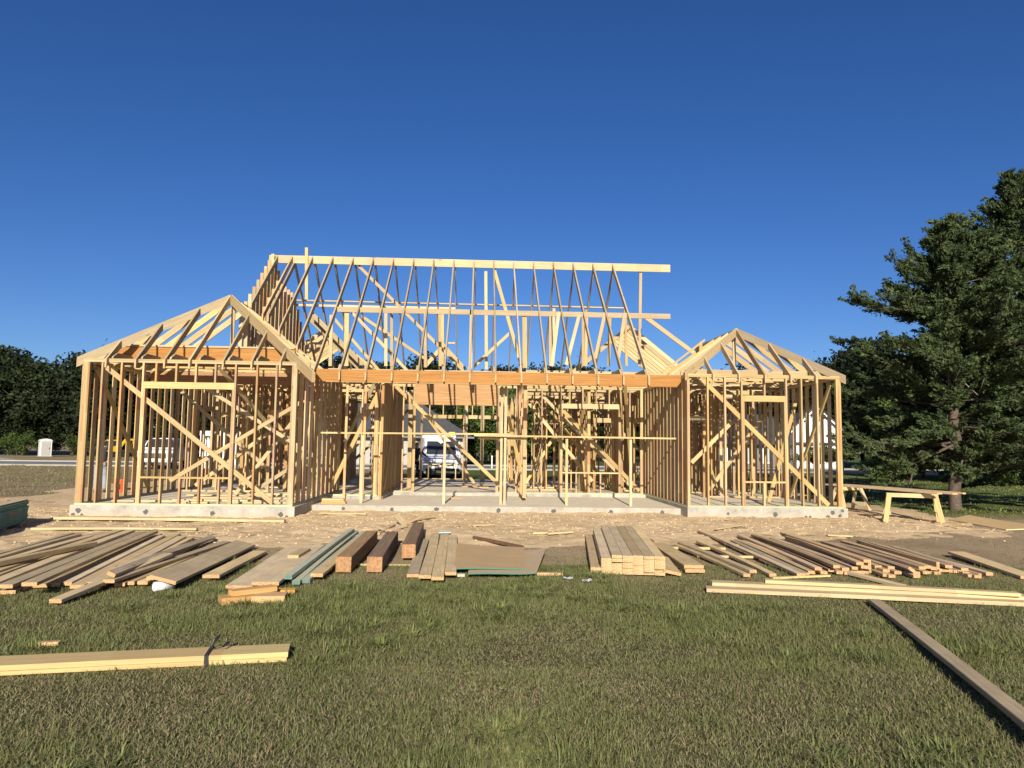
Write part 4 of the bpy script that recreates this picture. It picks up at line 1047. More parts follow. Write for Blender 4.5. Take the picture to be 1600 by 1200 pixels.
# bearers under the piles (pale sticks that show between the boards)
for i, (p, q, lab) in enumerate([((11.05, -4.3, G + .035), (12.3, -4.35, G + .035), 'pale cross stick under the open spread, left rear'), ((11.6, -5.2, G + .035), (13.1, -5.25, G + .035), 'pale cross stick under the open spread, right front'),
                             ((12.6, -4.0, G + .04), (13.4, -4.05, G + .04), 'pale cross stick under the right pile at its rear')]):
    tag(sag_board('wood_strip', p, q, .08, .035, 0, 'new', 'end_new', 0), lab, 'strip')

# plywood sheets with green edges
def sheet(name, corners, z, t, mtop, medge, label, curl=0.0, cat='plywood sheet'):
    n = 8
    v, f, fm = [], [], []
    A, B_, C_, D_ = [Vector((*c, 0)) for c in corners]
    for lay in (0, 1):
        for i in range(n + 1):
            for j in range(n + 1):
                s, u = i / n, j / n
                p = (A * (1 - s) + B_ * s) * (1 - u) + (D_ * (1 - s) + C_ * s) * u
                h = z + curl * (s ** 4) * (0.4 + 0.6 * u) + 0.006 * math.sin(5 * s + 3 * u)
                v.append((p.x, p.y, h - (t if lay == 0 else 0)))
    m_ = (n + 1) ** 2
    for i in range(n):
        for j in range(n):
            a = i * (n + 1) + j
            f.append((m_ + a, m_ + a + n + 1, m_ + a + n + 2, m_ + a + 1)); fm.append(0)
            f.append((a, a + 1, a + n + 2, a + n + 1)); fm.append(0)
    for i in range(n):
        for (a, b) in ((i * (n + 1), (i + 1) * (n + 1)), (i * (n + 1) + n, (i + 1) * (n + 1) + n), (i, i + 1), (n * (n + 1) + i, n * (n + 1) + i + 1)):
            f.append((a, b, m_ + b, m_ + a)); fm.append(1)
    o = mesh_obj(name, v, f, [mtop, medge], None, fm)
    bm = bmesh.new(); bm.from_mesh(o.data); bmesh.ops.recalc_face_normals(bm, faces=bm.faces); bm.to_mesh(o.data); bm.free()
    return tag(o, label, cat)
M['ply_old'] = wood('weathered_plywood', (0.54, 0.39, 0.225), (0.38, 0.265, 0.15), None, knots=0.2, weather=(0.43, 0.31, 0.185), obj_var=0.04)
M['edge_green'] = plain('green_sheet_edge', (0.04, 0.16, 0.11), 0.7)
sheet('plywood_sheet', [(8.30, -7.02), (9.12, -7.02), (9.40, -5.2), (8.35, -5.0)], G + .062, .014, M['ply_old'], M['edge_green'], 'lower plywood sheet with green edge and raised right side', .05)
sheet('plywood_sheet', [(8.13, -6.82), (9.0, -6.79), (9.10, -4.95), (8.10, -4.5)], G + .088, .014, M['ply_old'], M['edge_green'], 'upper plywood sheet with green edge between the boards and the stack', .0)
M['ply_tan'] = wood('tan_plywood', (0.60, 0.42, 0.21), (0.44, 0.29, 0.135), None, knots=0.2, obj_var=.04)
sheet('plywood_sheet', [(19.15, .62), (19.10, -1.3), (20.32, -1.0), (20.5, 1.9)], G + .035, .018, M['ply_tan'], M['old'], 'tan plywood sheet lying on the soil under the big tree', .0)

# stack of sheathing panels with painted teal edges
st = empty('sheathing_stack', (-.3, -2.5, G))
tag(st, 'stack of sheathing panels with teal painted edges at the left edge', 'panel stack')
u_ = Vector((.27, -.963, 0)); s_ = Vector((-.963, -.27, 0))
A0 = Vector((.02, -1.62, 0))
pm = MB(); pm.box(0, 2.44, 0, 1.22, 0, .0272, 0)
pan = pm.build('panel', [M['teal'], M['ply_old']], st)
for p in pan.data.polygons:
    if p.normal.z > .9: p.material_index = 1
npan = 14
for i in range(npan):
    rs = random.Random(i + 5)
    o = pan if i == 0 else link(bpy.data.objects.new('panel', pan.data), st)
    off = rs.uniform(-.012, .012); off2 = rs.uniform(-.02, .02)
    if i == npan - 1: off2 = .10; off = .03
    if i in (npan - 2,): off2 = .04
    c = A0 + u_ * (off - off2) - s_ * off2 * 0 + s_ * off
    z = G + .07 + i * .0282
    mw = Matrix(((u_.x, s_.x, 0, c.x), (u_.y, s_.y, 0, c.y), (0, 0, 1, z), (0, 0, 0, 1)))
    # local y must run along s_ (right-handed check)
    if u_.cross(s_).z < 0:
        mw = Matrix(((u_.x, -s_.x, 0, c.x + s_.x * 1.22), (u_.y, -s_.y, 0, c.y + s_.y * 1.22), (0, 0, 1, z), (0, 0, 0, 1)))
    o.matrix_local = st.matrix_world.inverted() @ mw if False else Matrix.Translation(-Vector(st.location)) @ mw
for k, q in enumerate((.3, 1.2, 2.1)):
    bpt = A0 + u_ * q
    o = board('bearer', bpt + Vector((0, 0, G + .03)) - Vector(st.location), bpt + s_ * 1.22 + Vector((0, 0, G + .03)) - Vector(st.location), .08, .07, (0, 0, 1), 'old', 'end_old', st)
# stencilled mark on the teal side (black, unreadable in the photograph): bars and a ragged word shape
lm = MB()
def onface(a, z, dd=.006): return A0 + u_ * a - s_ * dd + Vector((0, 0, z))
rs = random.Random(3)
def mark(a0, a1, z0, z1):
    lm.quad(onface(a0, z0) , onface(a1, z0), onface(a1, z1), onface(a0, z1))
for k in range(3): mark(.98 + k * .055, 1.02 + k * .055, G + .22, G + .36)
mark(1.0, 1.18, G + .215, G + .235)
a = .55
while a < .93:
    wv = rs.uniform(.03, .055); mark(a, a + wv, G + .25, G + rs.uniform(.29, .32)); a += wv + .012
lm.build('stencil_mark', M['black'], st).matrix_local = Matrix.Translation(-Vector(st.location))
# boards left on the stack
z_top = G + .07 + npan * .0282 + .002
for (a, b, p, q, w, t, lab) in ((.1, .45, .62, .28, .14, .045, 'short pale board on top of the teal sheathing stack'), (-.15, 2.3, .9, 1.05, .089, .038, 'long weathered board on the rear of the teal sheathing stack')):
    p0 = A0 + u_ * a + s_ * p + Vector((0, 0, z_top + t)); p1 = A0 + u_ * b + s_ * q + Vector((0, 0, z_top + t))
    tag(sag_board('lumber_board', p0, p1, w, t, 0, 'new' if t > .04 else 'old', 'end_new', 0), lab, 'board')

# white pipe end under the tilted plank
tp = MB()
n = 20
c0, c1 = Vector((4.98, -7.80, G + .035)), Vector((5.12, -7.66, G + .03))
dd = (c1 - c0).normalized(); pa = dd.orthogonal().normalized(); pb = dd.cross(pa)
for rr_ in ((.05, c0), (.05, c1), (.044, c1), (.044, c0)):
    for i in range(n):
        t = 2 * math.pi * i / n; tp.v.append(tuple(rr_[1] + pa * rr_[0] * math.cos(t) + pb * rr_[0] * math.sin(t)))
for k in range(4):
    for i in range(n):
        tp.f.append((k * n + i, k * n + (i + 1) % n, ((k + 1) % 4) * n + (i + 1) % n, ((k + 1) % 4) * n + i)); tp.m.append(0)
tag(tp.build('pipe', M['white'], smooth=True), 'white plastic pipe end in the grass under the tilted plank', 'pipe')

# orange block and brown block in the grass at the left
tag(sag_board('wood_scrap', (3.35, -8.86, G + .05), (3.55, -8.82, G + .05), .06, .04, 0, 'cut', 'cut', 0), 'small orange block in the grass at far left', 'scrap')
tag(sag_board('wood_scrap', (5.05, -10.0, G + .03), (5.2, -9.98, G + .03), .06, .03, 0, 'cut', 'cut', 0), 'small brown block half hidden in grass at left', 'scrap')
# white plastic scraps near the plywood
M['grey_plastic'] = plain('grey_plastic_film', (0.34, 0.35, 0.36), 0.3, 0, 0.2, 20)
for i, (x, y, lab) in enumerate([(9.42, -7.25, 'crumpled clear plastic scrap in front of the plywood, left piece'), (9.62, -7.38, 'crumpled clear plastic scrap in front of the plywood, right piece')]):
    bm = bmesh.new(); rs = random.Random(i)
    g = [[bm.verts.new((x + .022 * a, y + .02 * b, surf(x, y) + .025 + rs.uniform(0, .03))) for a in range(6)] for b in range(4)]
    for b in range(3):
        for a in range(5): bm.faces.new((g[b][a], g[b][a + 1], g[b + 1][a + 1], g[b + 1][a]))
    o = bm_obj('plastic_scrap', bm, M['grey_plastic']); sm_ = o.modifiers.new('thickness', 'SOLIDIFY'); sm_.thickness = .003
    tag(o, lab, 'scrap')
# blue scrap behind the timbers
tag(sag_board('plastic_scrap', (7.74, -3.0, G + .085), (7.95, -2.98, G + .085), .08, .02, 0, 'bluep', 'bluep', 0) if M.setdefault('bluep', plain('light_blue_foam', (.30, .50, .58), .6)) else None, 'pale blue scrap behind the square timbers', 'scrap')
# short boards stacked on the porch slab at the left
for i in range(3):
    a = Vector((4.72, 1.95 + .02 * i, -.08 + .04 * (i + 1))); b = a + Vector((.56 - .03 * i, .03, 0))
    tag(sag_board('lumber_block', a, b, .25 - .01 * i, .038, 0, 'cut', 'cut', 0), 'short orange board on the porch slab by the left wing, %s of three' % ['lowest', 'middle', 'top'][i], 'board', 'short boards on the porch slab')
# boards lying on the floor of the left wing
FL = [((.35, .9), (2.0, .95), 'left'), ((1.5, 1.3), (3.9, 1.25), 'front long'), ((1.7, 2.0), (4.2, 2.1), 'second long'), ((1.2, 2.9), (3.6, 3.0), 'third long'), ((1.9, .55), (2.1, .55), 'small front'), ((2.15, .62), (2.55, .60), 'short front'), ((3.0, .7), (4.2, .75), 'right front'), ((2.4, 3.6), (4.2, 3.5), 'rear')]
for i, (a, b, nm) in enumerate(FL):
    tag(sag_board('lumber_board', (*a, .04), (*b, .04), .089, .038, 0, 'new', 'end_new', 0), 'pale board lying on the left wing floor, %s one' % nm, 'board', 'boards on the left wing floor')
for i, (x, y, l, nm) in enumerate([(7.9, 8.0, .5, 'left orange'), (8.45, 7.7, .3, 'right orange'), (7.7, 3.9, .3, 'porch')]):
    zb = -.082 if y < 5.2 else 0
    tag(sag_board('wood_scrap', (x, y, zb + .04), (x + l, y + .05, zb + .04), .1, .036, 0, 'cut', 'cut', 0), 'orange offcut on the slab in the middle of the house, %s one' % nm, 'scrap')

# ------------------------------------------------------------------ sawhorses and the planks on them
def sawhorse(a, b, h, label, spread=.26):
    a, b = Vector(a), Vector(b)
    root = empty('sawhorse', (*((a + b) / 2).xy, G)); L0 = Vector(root.location)
    tag(root, label, 'sawhorse', 'sawhorses right of the house')
    d = (b - a).normalized(); nrm = Vector((-d.y, d.x, 0))
    board('top_beam', a + Vector((0, 0, G + h)) - L0, b + Vector((0, 0, G + h)) - L0, .09, .09, (0, 0, 1), 'new', 'end_new', root)
    for e, s in ((a + d * .06, -1), (b - d * .06, 1)):
        for k in (-1, 1):
            foot = e + nrm * (k * spread) + d * (s * .10)
            board('leg', foot + Vector((0, 0, surf(foot.x, foot.y))) - L0, e + nrm * (k * .06) + Vector((0, 0, G + h + .03)) - L0, .10, .038, nrm, 'new', 'end_new', root)
        board('cross_tie', e + nrm * -.19 + Vector((0, 0, G + h * .35)) - L0, e + nrm * .19 + Vector((0, 0, G + h * .35)) - L0, .089, .03, d, 'new', 'end_new', root)
    return root
sawhorse((17.60, .42, 0), (18.52, -.02, 0), .60, 'nearer pale sawhorse right of the right wing')
sawhorse((17.62, 2.75, 0), (18.4, 3.1, 0), .60, 'farther pale sawhorse at the corner of the right wing')
for i, (p, q, w, lab) in enumerate([((17.55, 3.3, .46), (18.35, -.35, .46), .14, 'left plank laid across the sawhorses'), ((17.85, 3.4, .46), (18.66, -.40, .46), .14, 'middle plank laid across the sawhorses'), ((18.1, 3.2, .46), (19.0, -.2, .46), .09, 'right plank laid across the sawhorses')]):
    o = sag_board('lumber_board', p, q, w, .038, 0, 'old2', 'end_new', .006); tag(o, lab, 'board', 'planks on the sawhorses')

# ------------------------------------------------------------------ clods of soil (nobody could count them)
def clods(n, sx, name, label, m, area, smin, smax):
    ico = bmesh.new(); bmesh.ops.create_icosphere(ico, subdivisions=1, radius=1.0)
    base = np.array([v.co[:] for v in ico.verts]); fc = np.array([[v.index for v in f.verts] for f in ico.faces]); ico.free()
    V, Fc = [], []
    r = np.random.default_rng(sx)
    c = 0
    while c < n:
        x = r.uniform(area[0], area[1]); y = r.uniform(area[2], area[3])
        e = pad_profile(np.array(x), np.array(y))
        if e < -1.3 or r.random() > np.clip(0.22 + e * .5, .04, 1): continue
        inside = (-.06 < x < 4.56 and y > -.06) or (4.5 < x < 13.25 and y > 1.48) or (13.2 < x < 17 and y > .92)
        if inside: continue
        s = smin + (smax - smin) * r.random() ** 6
        j = base * (1 + r.uniform(-.28, .28, base.shape)) * s * np.array([1, r.uniform(.7, 1.2), r.uniform(.35, .65)])
        a = r.uniform(0, 6.28); ca, sa = math.cos(a), math.sin(a)
        j = j @ np.array([[ca, -sa, 0], [sa, ca, 0], [0, 0, 1]])
        V.append(j + np.array([x, y, surf(x, y) + s * .08])); Fc.append(fc + 12 * c); c += 1
    V = np.concatenate(V); Fc = np.concatenate(Fc)
    me = bpy.data.meshes.new(name)
    me.vertices.add(len(V)); me.vertices.foreach_set('co', V.ravel().astype(np.float32))
    me.loops.add(Fc.size); me.loops.foreach_set('vertex_index', Fc.ravel().astype(np.int32))
    me.polygons.add(len(Fc)); me.polygons.foreach_set('loop_start', np.arange(0, Fc.size, 3, dtype=np.int32)); me.polygons.foreach_set('loop_total', np.full(len(Fc), 3, dtype=np.int32))
    me.update(calc_edges=True); me.materials.append(m)
    o = link(bpy.data.objects.new(name, me))
    return tag(o, label, 'soil', kind='stuff')
clods(12000, 3, 'soil_clods', 'crumbly pale clay clods scattered round the slab', M['soil'], (-5, 20.5, -6.2, 1.6), .005, .030)
# ================================================================== TREES
def leaf_mat(name, c1, c2, c3, trans=0.25):
    m, nd, lk, bs = mat(name)
    geo = nd.new('ShaderNodeNewGeometry'); oi = nd.new('ShaderNodeObjectInfo')
    at = nd.new('ShaderNodeAttribute'); at.attribute_name = 'tone'
    col = ramp(nd, lk, at.outputs['Fac'], [(0.0, c1), (0.5, c2), (1.0, c3)])
    hs = nd.new('ShaderNodeHueSaturation'); lk.new(col, hs.inputs['Color'])
    lk.new(math_n(nd, lk, 'ADD', math_n(nd, lk, 'MULTIPLY', oi.outputs['Random'], .5), .75), hs.inputs['Value'])
    lk.new(hs.outputs[0], bs.inputs['Base Color'])
    bs.inputs['Roughness'].default_value = 0.7; bs.inputs['Specular IOR Level'].default_value = 0.2
    tr = nd.new('ShaderNodeBsdfTranslucent'); lk.new(hs.outputs[0], tr.inputs['Color'])
    mx = nd.new('ShaderNodeMixShader'); mx.inputs[0].default_value = trans
    lk.new(bs.outputs[0], mx.inputs[1]); lk.new(tr.outputs[0], mx.inputs[2])
    lk.new(mx.outputs[0], nd['Material Output'].inputs['Surface'])
    return m
M['leaf_dark'] = leaf_mat('dark_oak_leaves', (0.006, 0.010, 0.004), (0.012, 0.019, 0.007), (0.028, 0.038, 0.013), 0.12)
M['leaf_mid'] = leaf_mat('green_leaves', (0.028, 0.045, 0.012), (0.055, 0.085, 0.020), (0.095, 0.135, 0.035))
M['leaf_juniper'] = leaf_mat('juniper_foliage', (0.030, 0.048, 0.021), (0.056, 0.080, 0.031), (0.105, 0.130, 0.050), 0.22)
M['leaf_bush'] = leaf_mat('bush_leaves', (0.045, 0.075, 0.012), (0.085, 0.13, 0.022), (0.14, 0.19, 0.04))
M['bark'] = plain('grey_brown_bark', (0.085, 0.062, 0.047), 0.95, 0, 0.45, 14, 0.8)
M['bark_pale'] = plain('pale_bark', (0.22, 0.19, 0.155), 0.95, 0, 0.3, 10, 0.5)

def np_mesh(name, V, F, m, tone=None):
    k = F.shape[1]
    me = bpy.data.meshes.new(name)
    me.vertices.add(len(V)); me.vertices.foreach_set('co', np.ascontiguousarray(V, np.float32).ravel())
    me.loops.add(F.size); me.loops.foreach_set('vertex_index', np.ascontiguousarray(F, np.int32).ravel())
    me.polygons.add(len(F)); me.polygons.foreach_set('loop_start', np.arange(0, F.size, k, dtype=np.int32)); me.polygons.foreach_set('loop_total', np.full(len(F), k, np.int32))
    me.update(calc_edges=True); me.materials.append(m)
    if tone is not None:
        a = me.attributes.new('tone', 'FLOAT', 'POINT'); a.data.foreach_set('value', np.ascontiguousarray(tone, np.float32))
    return me

def leaves(r, centres, spread, per, size, elong=1.6, droop=None, axis=None):
    """leaf-sized quads scattered round cluster centres"""
    n = len(centres) * per
    c = np.repeat(centres, per, 0); sp = np.repeat(spread, per, 0) if np.ndim(spread) else spread
    off = r.normal(0, 1, (n, 3)) * (sp[:, None] if np.ndim(sp) else sp)
    off[:, 2] *= 0.7
    p = c + off
    u = r.normal(0, 1, (n, 3))
    if axis is not None: u = u * 0.55 + np.repeat(axis, per, 0)
    u /= np.linalg.norm(u, axis=1)[:, None] + 1e-9
    v = np.cross(u, r.normal(0, 1, (n, 3))); v /= np.linalg.norm(v, axis=1)[:, None] + 1e-9
    s = size * r.uniform(.55, 1.35, n)[:, None]
    a = u * s * elong * .5; b = v * s * .5
    V = np.stack([p - a, p + b * .8, p + a, p - b * .8], 1).reshape(-1, 3)
    F = np.arange(4 * n).reshape(-1, 4)
    tone = np.clip(np.repeat(np.repeat(r.uniform(.1, .9, len(centres)), per) + r.normal(0, .14, n), 4), 0, 1)
    return V, F, tone

def limb(mb, p0, p1, r0, r1, r, n=3, wob=.12, sides=7):
    pts = [Vector(p0)]
    Lm = (Vector(p1) - Vector(p0)).length
    for i in range(1, n + 1):
        q = Vector(p0).lerp(Vector(p1), i / n)
        if i < n: q += Vector((r.normal(), r.normal(), r.normal())) * (Lm * wob / n)
        pts.append(q)
    for i in range(n):
        a = r0 + (r1 - r0) * i / n; b = r0 + (r1 - r0) * (i + 1) / n
        mb.tube(pts[i], pts[i + 1], a, b, sides, 0, cap=(i == n - 1))
    return pts

def broadleaf(seed, h, rad, base, nclus, per, size, trunk_r, shape='oak'):
    r = np.random.default_rng(seed)
    mb = MB()
    top = Vector((r.normal(0, .2), r.normal(0, .2), h * .72))
    limb(mb, (0, 0, -.3), top, trunk_r, trunk_r * .3, r, 5, .25)
    cs = []
    nl = 9
    for i in range(nl):
        a = 2 * math.pi * (i * .618 + r.uniform(-.05, .05)); t = .25 + .7 * i / nl
        st = Vector((0, 0, 0)).lerp(top, max(.3, t * .95))
        rr_ = rad * (.65 + .35 * r.random()) * math.sin(math.pi * min(.95, .25 + .6 * (1 - t) + .15))
        e = Vector((rr_ * math.cos(a), rr_ * math.sin(a), base + (h - base) * (t * .9 + .05)))
        limb(mb, st, e, trunk_r * .35, trunk_r * .07, r, 3, .3, 5)
        k = nclus // nl
        for _ in range(k):
            s = r.uniform(.35, 1.05)
            c = st.lerp(e, s) + Vector((r.normal(), r.normal(), r.normal() * .8)) * (rad * .2)
            cs.append((c.x, c.y, max(c.z, base * .7)))
    for _ in range(nclus // 4):
        a = r.uniform(0, 6.28); u = r.uniform(0, 1) ** .5
        cs.append((rad * .75 * u * math.cos(a), rad * .75 * u * math.sin(a), h * (1 - .28 * u * u) + r.normal(0, .3)))
    cs = np.array(cs)
    V, F, tone = leaves(r, cs, rad * .13, per, size)
    return mb, V, F, tone

def tree_proto(name, seed, h, rad, base, nclus, per, size, trunk_r, leafm, barkm='bark'):
    mb, V, F, tone = broadleaf(seed, h, rad, base, nclus, per, size, trunk_r)
    me_c = np_mesh('crown', V, F, M[leafm], tone)
    t = mb.build('trunk', M[barkm], None, smooth=True); me_t = t.data
    bpy.data.objects.remove(t)
    return (name, me_t, me_c)

def put_tree(proto, x, y, s, rz, label, group, zs=1.0, cat='tree'):
    e = empty(proto[0], (x, y, G), rz)
    e.scale = (s, s, s * zs)
    tag(e, label, cat, group)
    link(bpy.data.objects.new('trunk', proto[1]), e); link(bpy.data.objects.new('crown', proto[2]), e)
    return e
P1 = tree_proto('oak_tree', 11, 9.5, 4.2, 1.6, 190, 52, .30, .22, 'leaf_dark')
P2 = tree_proto('oak_tree', 12, 9.0, 3.6, 1.2, 170, 52, .28, .2, 'leaf_dark')
P3 = tree_proto('oak_tree', 13, 10.5, 4.0, 2.0, 190, 52, .30, .22, 'leaf_dark', 'bark_pale')
P4 = tree_proto('ash_tree', 14, 9.0, 3.8, 1.4, 180, 52, .28, .2, 'leaf_mid')
P5 = tree_proto('shrub', 15, 2.3, 1.7, .15, 60, 60, .11, .05, 'leaf_mid')
rt = random.Random(5)
# wood beyond the road on the left and behind the house
row = [(x, 64 + 2.5 * math.sin(x * .7) + rt.uniform(-2, 2)) for x in np.arange(-62, 24, 4.6)]
row += [(x, 70 + rt.uniform(-3, 3)) for x in np.arange(-70, 40, 6.5)]
row += [(x, 57 + rt.uniform(-1, 1)) for x in (-48, -44, -55)]
cnt = {}
for i, (x, y) in enumerate(sorted(row, key=lambda p: (p[0] - CAM_LOC.x) / (p[1] - CAM_LOC.y))):
    pr = (P1, P2, P3, P2, P1)[i % 5]
    s = rt.uniform(.85, 1.12) * (1.0 if x > -52 else 1.1)
    if x < -36: lab, grp = 'dark tree in the wood beyond the road, far left', 'wood beyond the road at left'
    elif x < -4: lab, grp = 'dark tree in the wood seen behind the left wing', 'wood behind the left wing'
    else: lab, grp = 'dark tree seen behind the roof frame in the middle', 'wood behind the middle of the house'
    cnt[grp] = cnt.get(grp, -1) + 1
    put_tree(pr, x, y, s, rt.uniform(0, 6.28), '%s, %s from the left' % (lab, ORD[cnt[grp]]), grp)
for i, x in enumerate(np.arange(-66, 30, 3.6)):
    put_tree(P2, x, 65 + 2 * math.sin(x * .5) + rt.uniform(-1, 2), .6 * rt.uniform(.8, 1.2), x, 'dark undergrowth shrub at the foot of the wood, %s from the left' % ORD[i], 'undergrowth along the wood', .62, 'shrub')
for i, x in enumerate(np.arange(27, 74, 3.8)):
    put_tree(P2, x, 62 - .25 * (x - 27) + rt.uniform(-1, 2), .6 * rt.uniform(.8, 1.2), x, 'dark undergrowth shrub beyond the right lawn, %s from the left' % ORD[i], 'undergrowth beyond the right lawn', .62, 'shrub')
# lighter trees seen through the middle opening
for i, (x, y, s) in enumerate(((8.5, 47, .62), (11.2, 49, .70), (13.8, 50, .66), (16.5, 52, .7))):
    put_tree(P4, x, y, s, i * 1.3, 'lit green tree beyond the lawn in the middle opening, %s from left' % ORD[i], 'trees behind the lawn')
# trees on the right, behind the lawn
for i, (x, y, s, pr) in enumerate(sorted(((40.5, 52, .95, P1), (45, 50, 1.05, P3), (50.5, 47, 1.1, P1), (44, 44, .7, P4), (49, 60, 1.25, P1), (56, 58, 1.3, P2), (54, 42, 1.0, P3), (60, 46, 1.25, P1), (38, 66, 1.1, P2), (30, 64, 1.0, P1), (66, 50, 1.2, P2), (36, 58, .9, P1)), key=lambda p: (p[0] - CAM_LOC.x) / (p[1] - CAM_LOC.y))):
    put_tree(pr, x, y, s, i * 2.1, 'dark tree beyond the right lawn, %s from the left' % ORD[i], 'trees beyond the right lawn')
# brighter growth right of the big tree
for i, (x, y, s, zs) in enumerate(sorted(((34.5, 19.5, .62, .75), (37.5, 21, .66, .72), (33.2, 24.5, .6, .8), (40.5, 24, .7, .8), (36.0, 27, .75, .8)), key=lambda p: (p[0] - CAM_LOC.x) / (p[1] - CAM_LOC.y))):
    put_tree(P4, x, y, s, i * 1.7, 'bright bushy tree behind the big cedar, %s from the left' % ORD[i], 'bushy trees at the right', zs)
for i, (x, y, s) in enumerate(((28.9, 20.2, .72), (30.2, 21.6, .62), (35.5, 17.2, .95), (37.2, 18.2, 1.05), (33.2, 17.8, .8))):
    put_tree(P5, x, y, s, i, ['low bright shrub left of the big tree trunk', 'small shrub just behind the big tree trunk', 'tall shrub right of the big tree trunk', 'shrub at the right edge below the trees', 'low shrub touching the big tree trunk'][i], 'shrubs along the right lawn', 1.0, 'shrub')
for i, (x, y, s) in enumerate(((-37.6, 60.5, .9), (-32.6, 62.5, .9), (-29.2, 60, .7), (-43, 57, .8))):
    put_tree(P5, x, y, s, i, ['shrub left of the white booth', 'shrub right behind the white booth', 'shrub beyond the road near the left wing', 'shrub at the far left under the wood'][i], 'shrubs beyond the road', 1.0, 'shrub')

# --- the big cedar at the right
def cedar(seed, h, base_xy, lean=(0, 0), label='', rad=3.5, trunk_r=.17, n_limb=64):
    r = np.random.default_rng(seed)
    root = empty('cedar_tree', (*base_xy, G)); tag(root, label, 'tree')
    mb = MB()
    top = Vector((lean[0], lean[1], h * .97))
    pts = limb(mb, (0, 0, -.3), top, trunk_r, .025, r, 9, .07, 10)
    cs, ax, spd = [], [], []
    for i in range(n_limb):
        t = (i + r.random()) / n_limb
        zh = .15 + .84 * t
        st = Vector((0, 0, 0)).lerp(top, zh)
        a = i * 2.399 + r.normal(0, .25)
        rr_ = rad * (1 - t) ** 1.0 * r.uniform(.42, 1.3) + .3
        if t < .06: rr_ *= .75
        rise = (r.uniform(.12, .62) if t > .22 else r.uniform(-.28, .22)) * rr_ + (.15 if t > .6 else -.05 * rr_)
        e = st + Vector((rr_ * math.cos(a), rr_ * math.sin(a), rise))
        lp = limb(mb, st, e, .034 * (1 - t) + .010, .006, r, 4, .35, 5)
        dirv = (e - st).normalized()
        # feathery branchlets leave every limb and carry fine sprays
        for _ in range(int(8 + rr_ * 6)):
            s = r.uniform(.12, 1.0) ** .85
            j = min(3, int(s * 4)); q = lp[j].lerp(lp[j + 1], s * 4 - j)
            lat = dirv.cross(Vector((0, 0, 1))).normalized() * r.choice([-1, 1])
            bd = (dirv * r.uniform(.35, 1.0) + lat * r.uniform(.1, .9) + Vector((0, 0, r.uniform(-.25, .55)))).normalized()
            bl = r.uniform(.25, .75) * (.35 + .65 * min(1, rr_ / 2.2)) * (1.15 - .4 * s)
            nseg = max(3, int(bl / .085))
            for m_ in range(nseg):
                u = (m_ + .5) / nseg
                p = q + bd * (bl * u) + Vector((0, 0, .10 * bl * u * u))
                cs.append(p); ax.append((bd + Vector((r.normal(), r.normal(), r.normal())) * .25).normalized()); spd.append(.055 * (1.15 - .75 * u))
    cs = np.array([c[:] for c in cs]); ax = np.array([a[:] for a in ax]); spd = np.array(spd)
    V, F, tone = leaves(r, cs, spd * 1.25, 17, .05, 2.3, None, ax * 1.1)
    print('cedar quads', len(F))
    link(bpy.data.objects.new('crown', np_mesh('crown', V, F, M['leaf_juniper'], tone)), root)
    mb.build('trunk', M['bark'], root, smooth=True)
    # dead lower branches
    for i in range(10):
        dm = MB()
        a = r.uniform(0, 6.28); z = r.uniform(1.3, 3.2)
        s = Vector((0, 0, z)); e = s + Vector((math.cos(a), math.sin(a), r.uniform(.1, .5))) * r.uniform(.7, 1.6)
        limb(dm, s, e, .02, .005, r, 3, .4, 5)
        dm.build('dead_branch', M['bark_pale'], root, smooth=True)
    return root
ced = cedar(21, 8.3, (21.5, 3.9), (.25, .2), 'tall dark cedar right of the house with bare lower trunk', 3.8, .17, 148)
ced2 = empty('cedar_tree', (25.6, 6.0, G), 2.4); ced2.scale = (1.12, 1.12, 1.25)
tag(ced2, 'taller cedar behind the first one, cut by the right edge', 'tree')
for ch in ced.children:
    link(bpy.data.objects.new(ch.name.split('.')[0], ch.data), ced2)

# ================================================================== BACKGROUND HOUSES
M['roof_dark'] = plain('dark_shingles', (0.055, 0.056, 0.062), 0.9, 0, 0.2, 4, 0.3)
M['wall_light'] = plain('light_brick', (0.34, 0.325, 0.30), 0.9, 0, 0.12, 8, 0.2)
M['wall_white'] = plain('white_siding', (0.62, 0.63, 0.65), 0.7, 0, 0.05, 3)
M['wall_grey'] = plain('grey_siding', (0.15, 0.155, 0.165), .8, 0, .1, 3)
M['glass'] = plain('dark_glass', (0.03, 0.035, 0.045), 0.1, 0, 0.1, 2)
M['trim'] = plain('white_trim', (0.75, 0.75, 0.74), 0.6, 0, 0.04)
M['grey_glass'] = plain('blind_window', (0.34, 0.38, 0.39), 0.35, 0, 0.15, 3)
def window(parent, x, y, z, w, h, glass='glass'):
    f = MB(); f.box(x - w/2 - .07, x + w/2 + .07, y - .05, y, z - h/2 - .07, z + h/2 + .07)
    fo = f.build('window', M['trim'], parent)
    p = MB(); p.box(x - w/2, x - .02, y - .07, y - .045, z - h/2, z + h/2); p.build('pane', M[glass], fo)
    p = MB(); p.box(x + .02, x + w/2, y - .07, y - .045, z - h/2, z + h/2); p.build('pane', M[glass], fo)
    s = MB(); s.box(x - w/2 - .1, x + w/2 + .1, y - .12, y - .001, z - h/2 - .13, z - h/2 - .072); s.build('sill', M['trim'], fo)
hc = empty('brick_house', (2.5, 42, G)); tag(hc, 'low pale brick house with dark grey roof seen through the middle of the frame', 'house')
w_ = MB(); w_.box(-8, 5.0, 0, 9, 0, 2.25); w_.build('wall', M['wall_light'], hc)
r_ = MB()
b = len(r_.v); r_.v += [(-8.6, -.6, 2.2), (5.6, -.6, 2.2), (5.6, 9.6, 2.2), (-8.6, 9.6, 2.2), (-4.2, 4.5, 5.0), (1.2, 4.5, 5.0)]
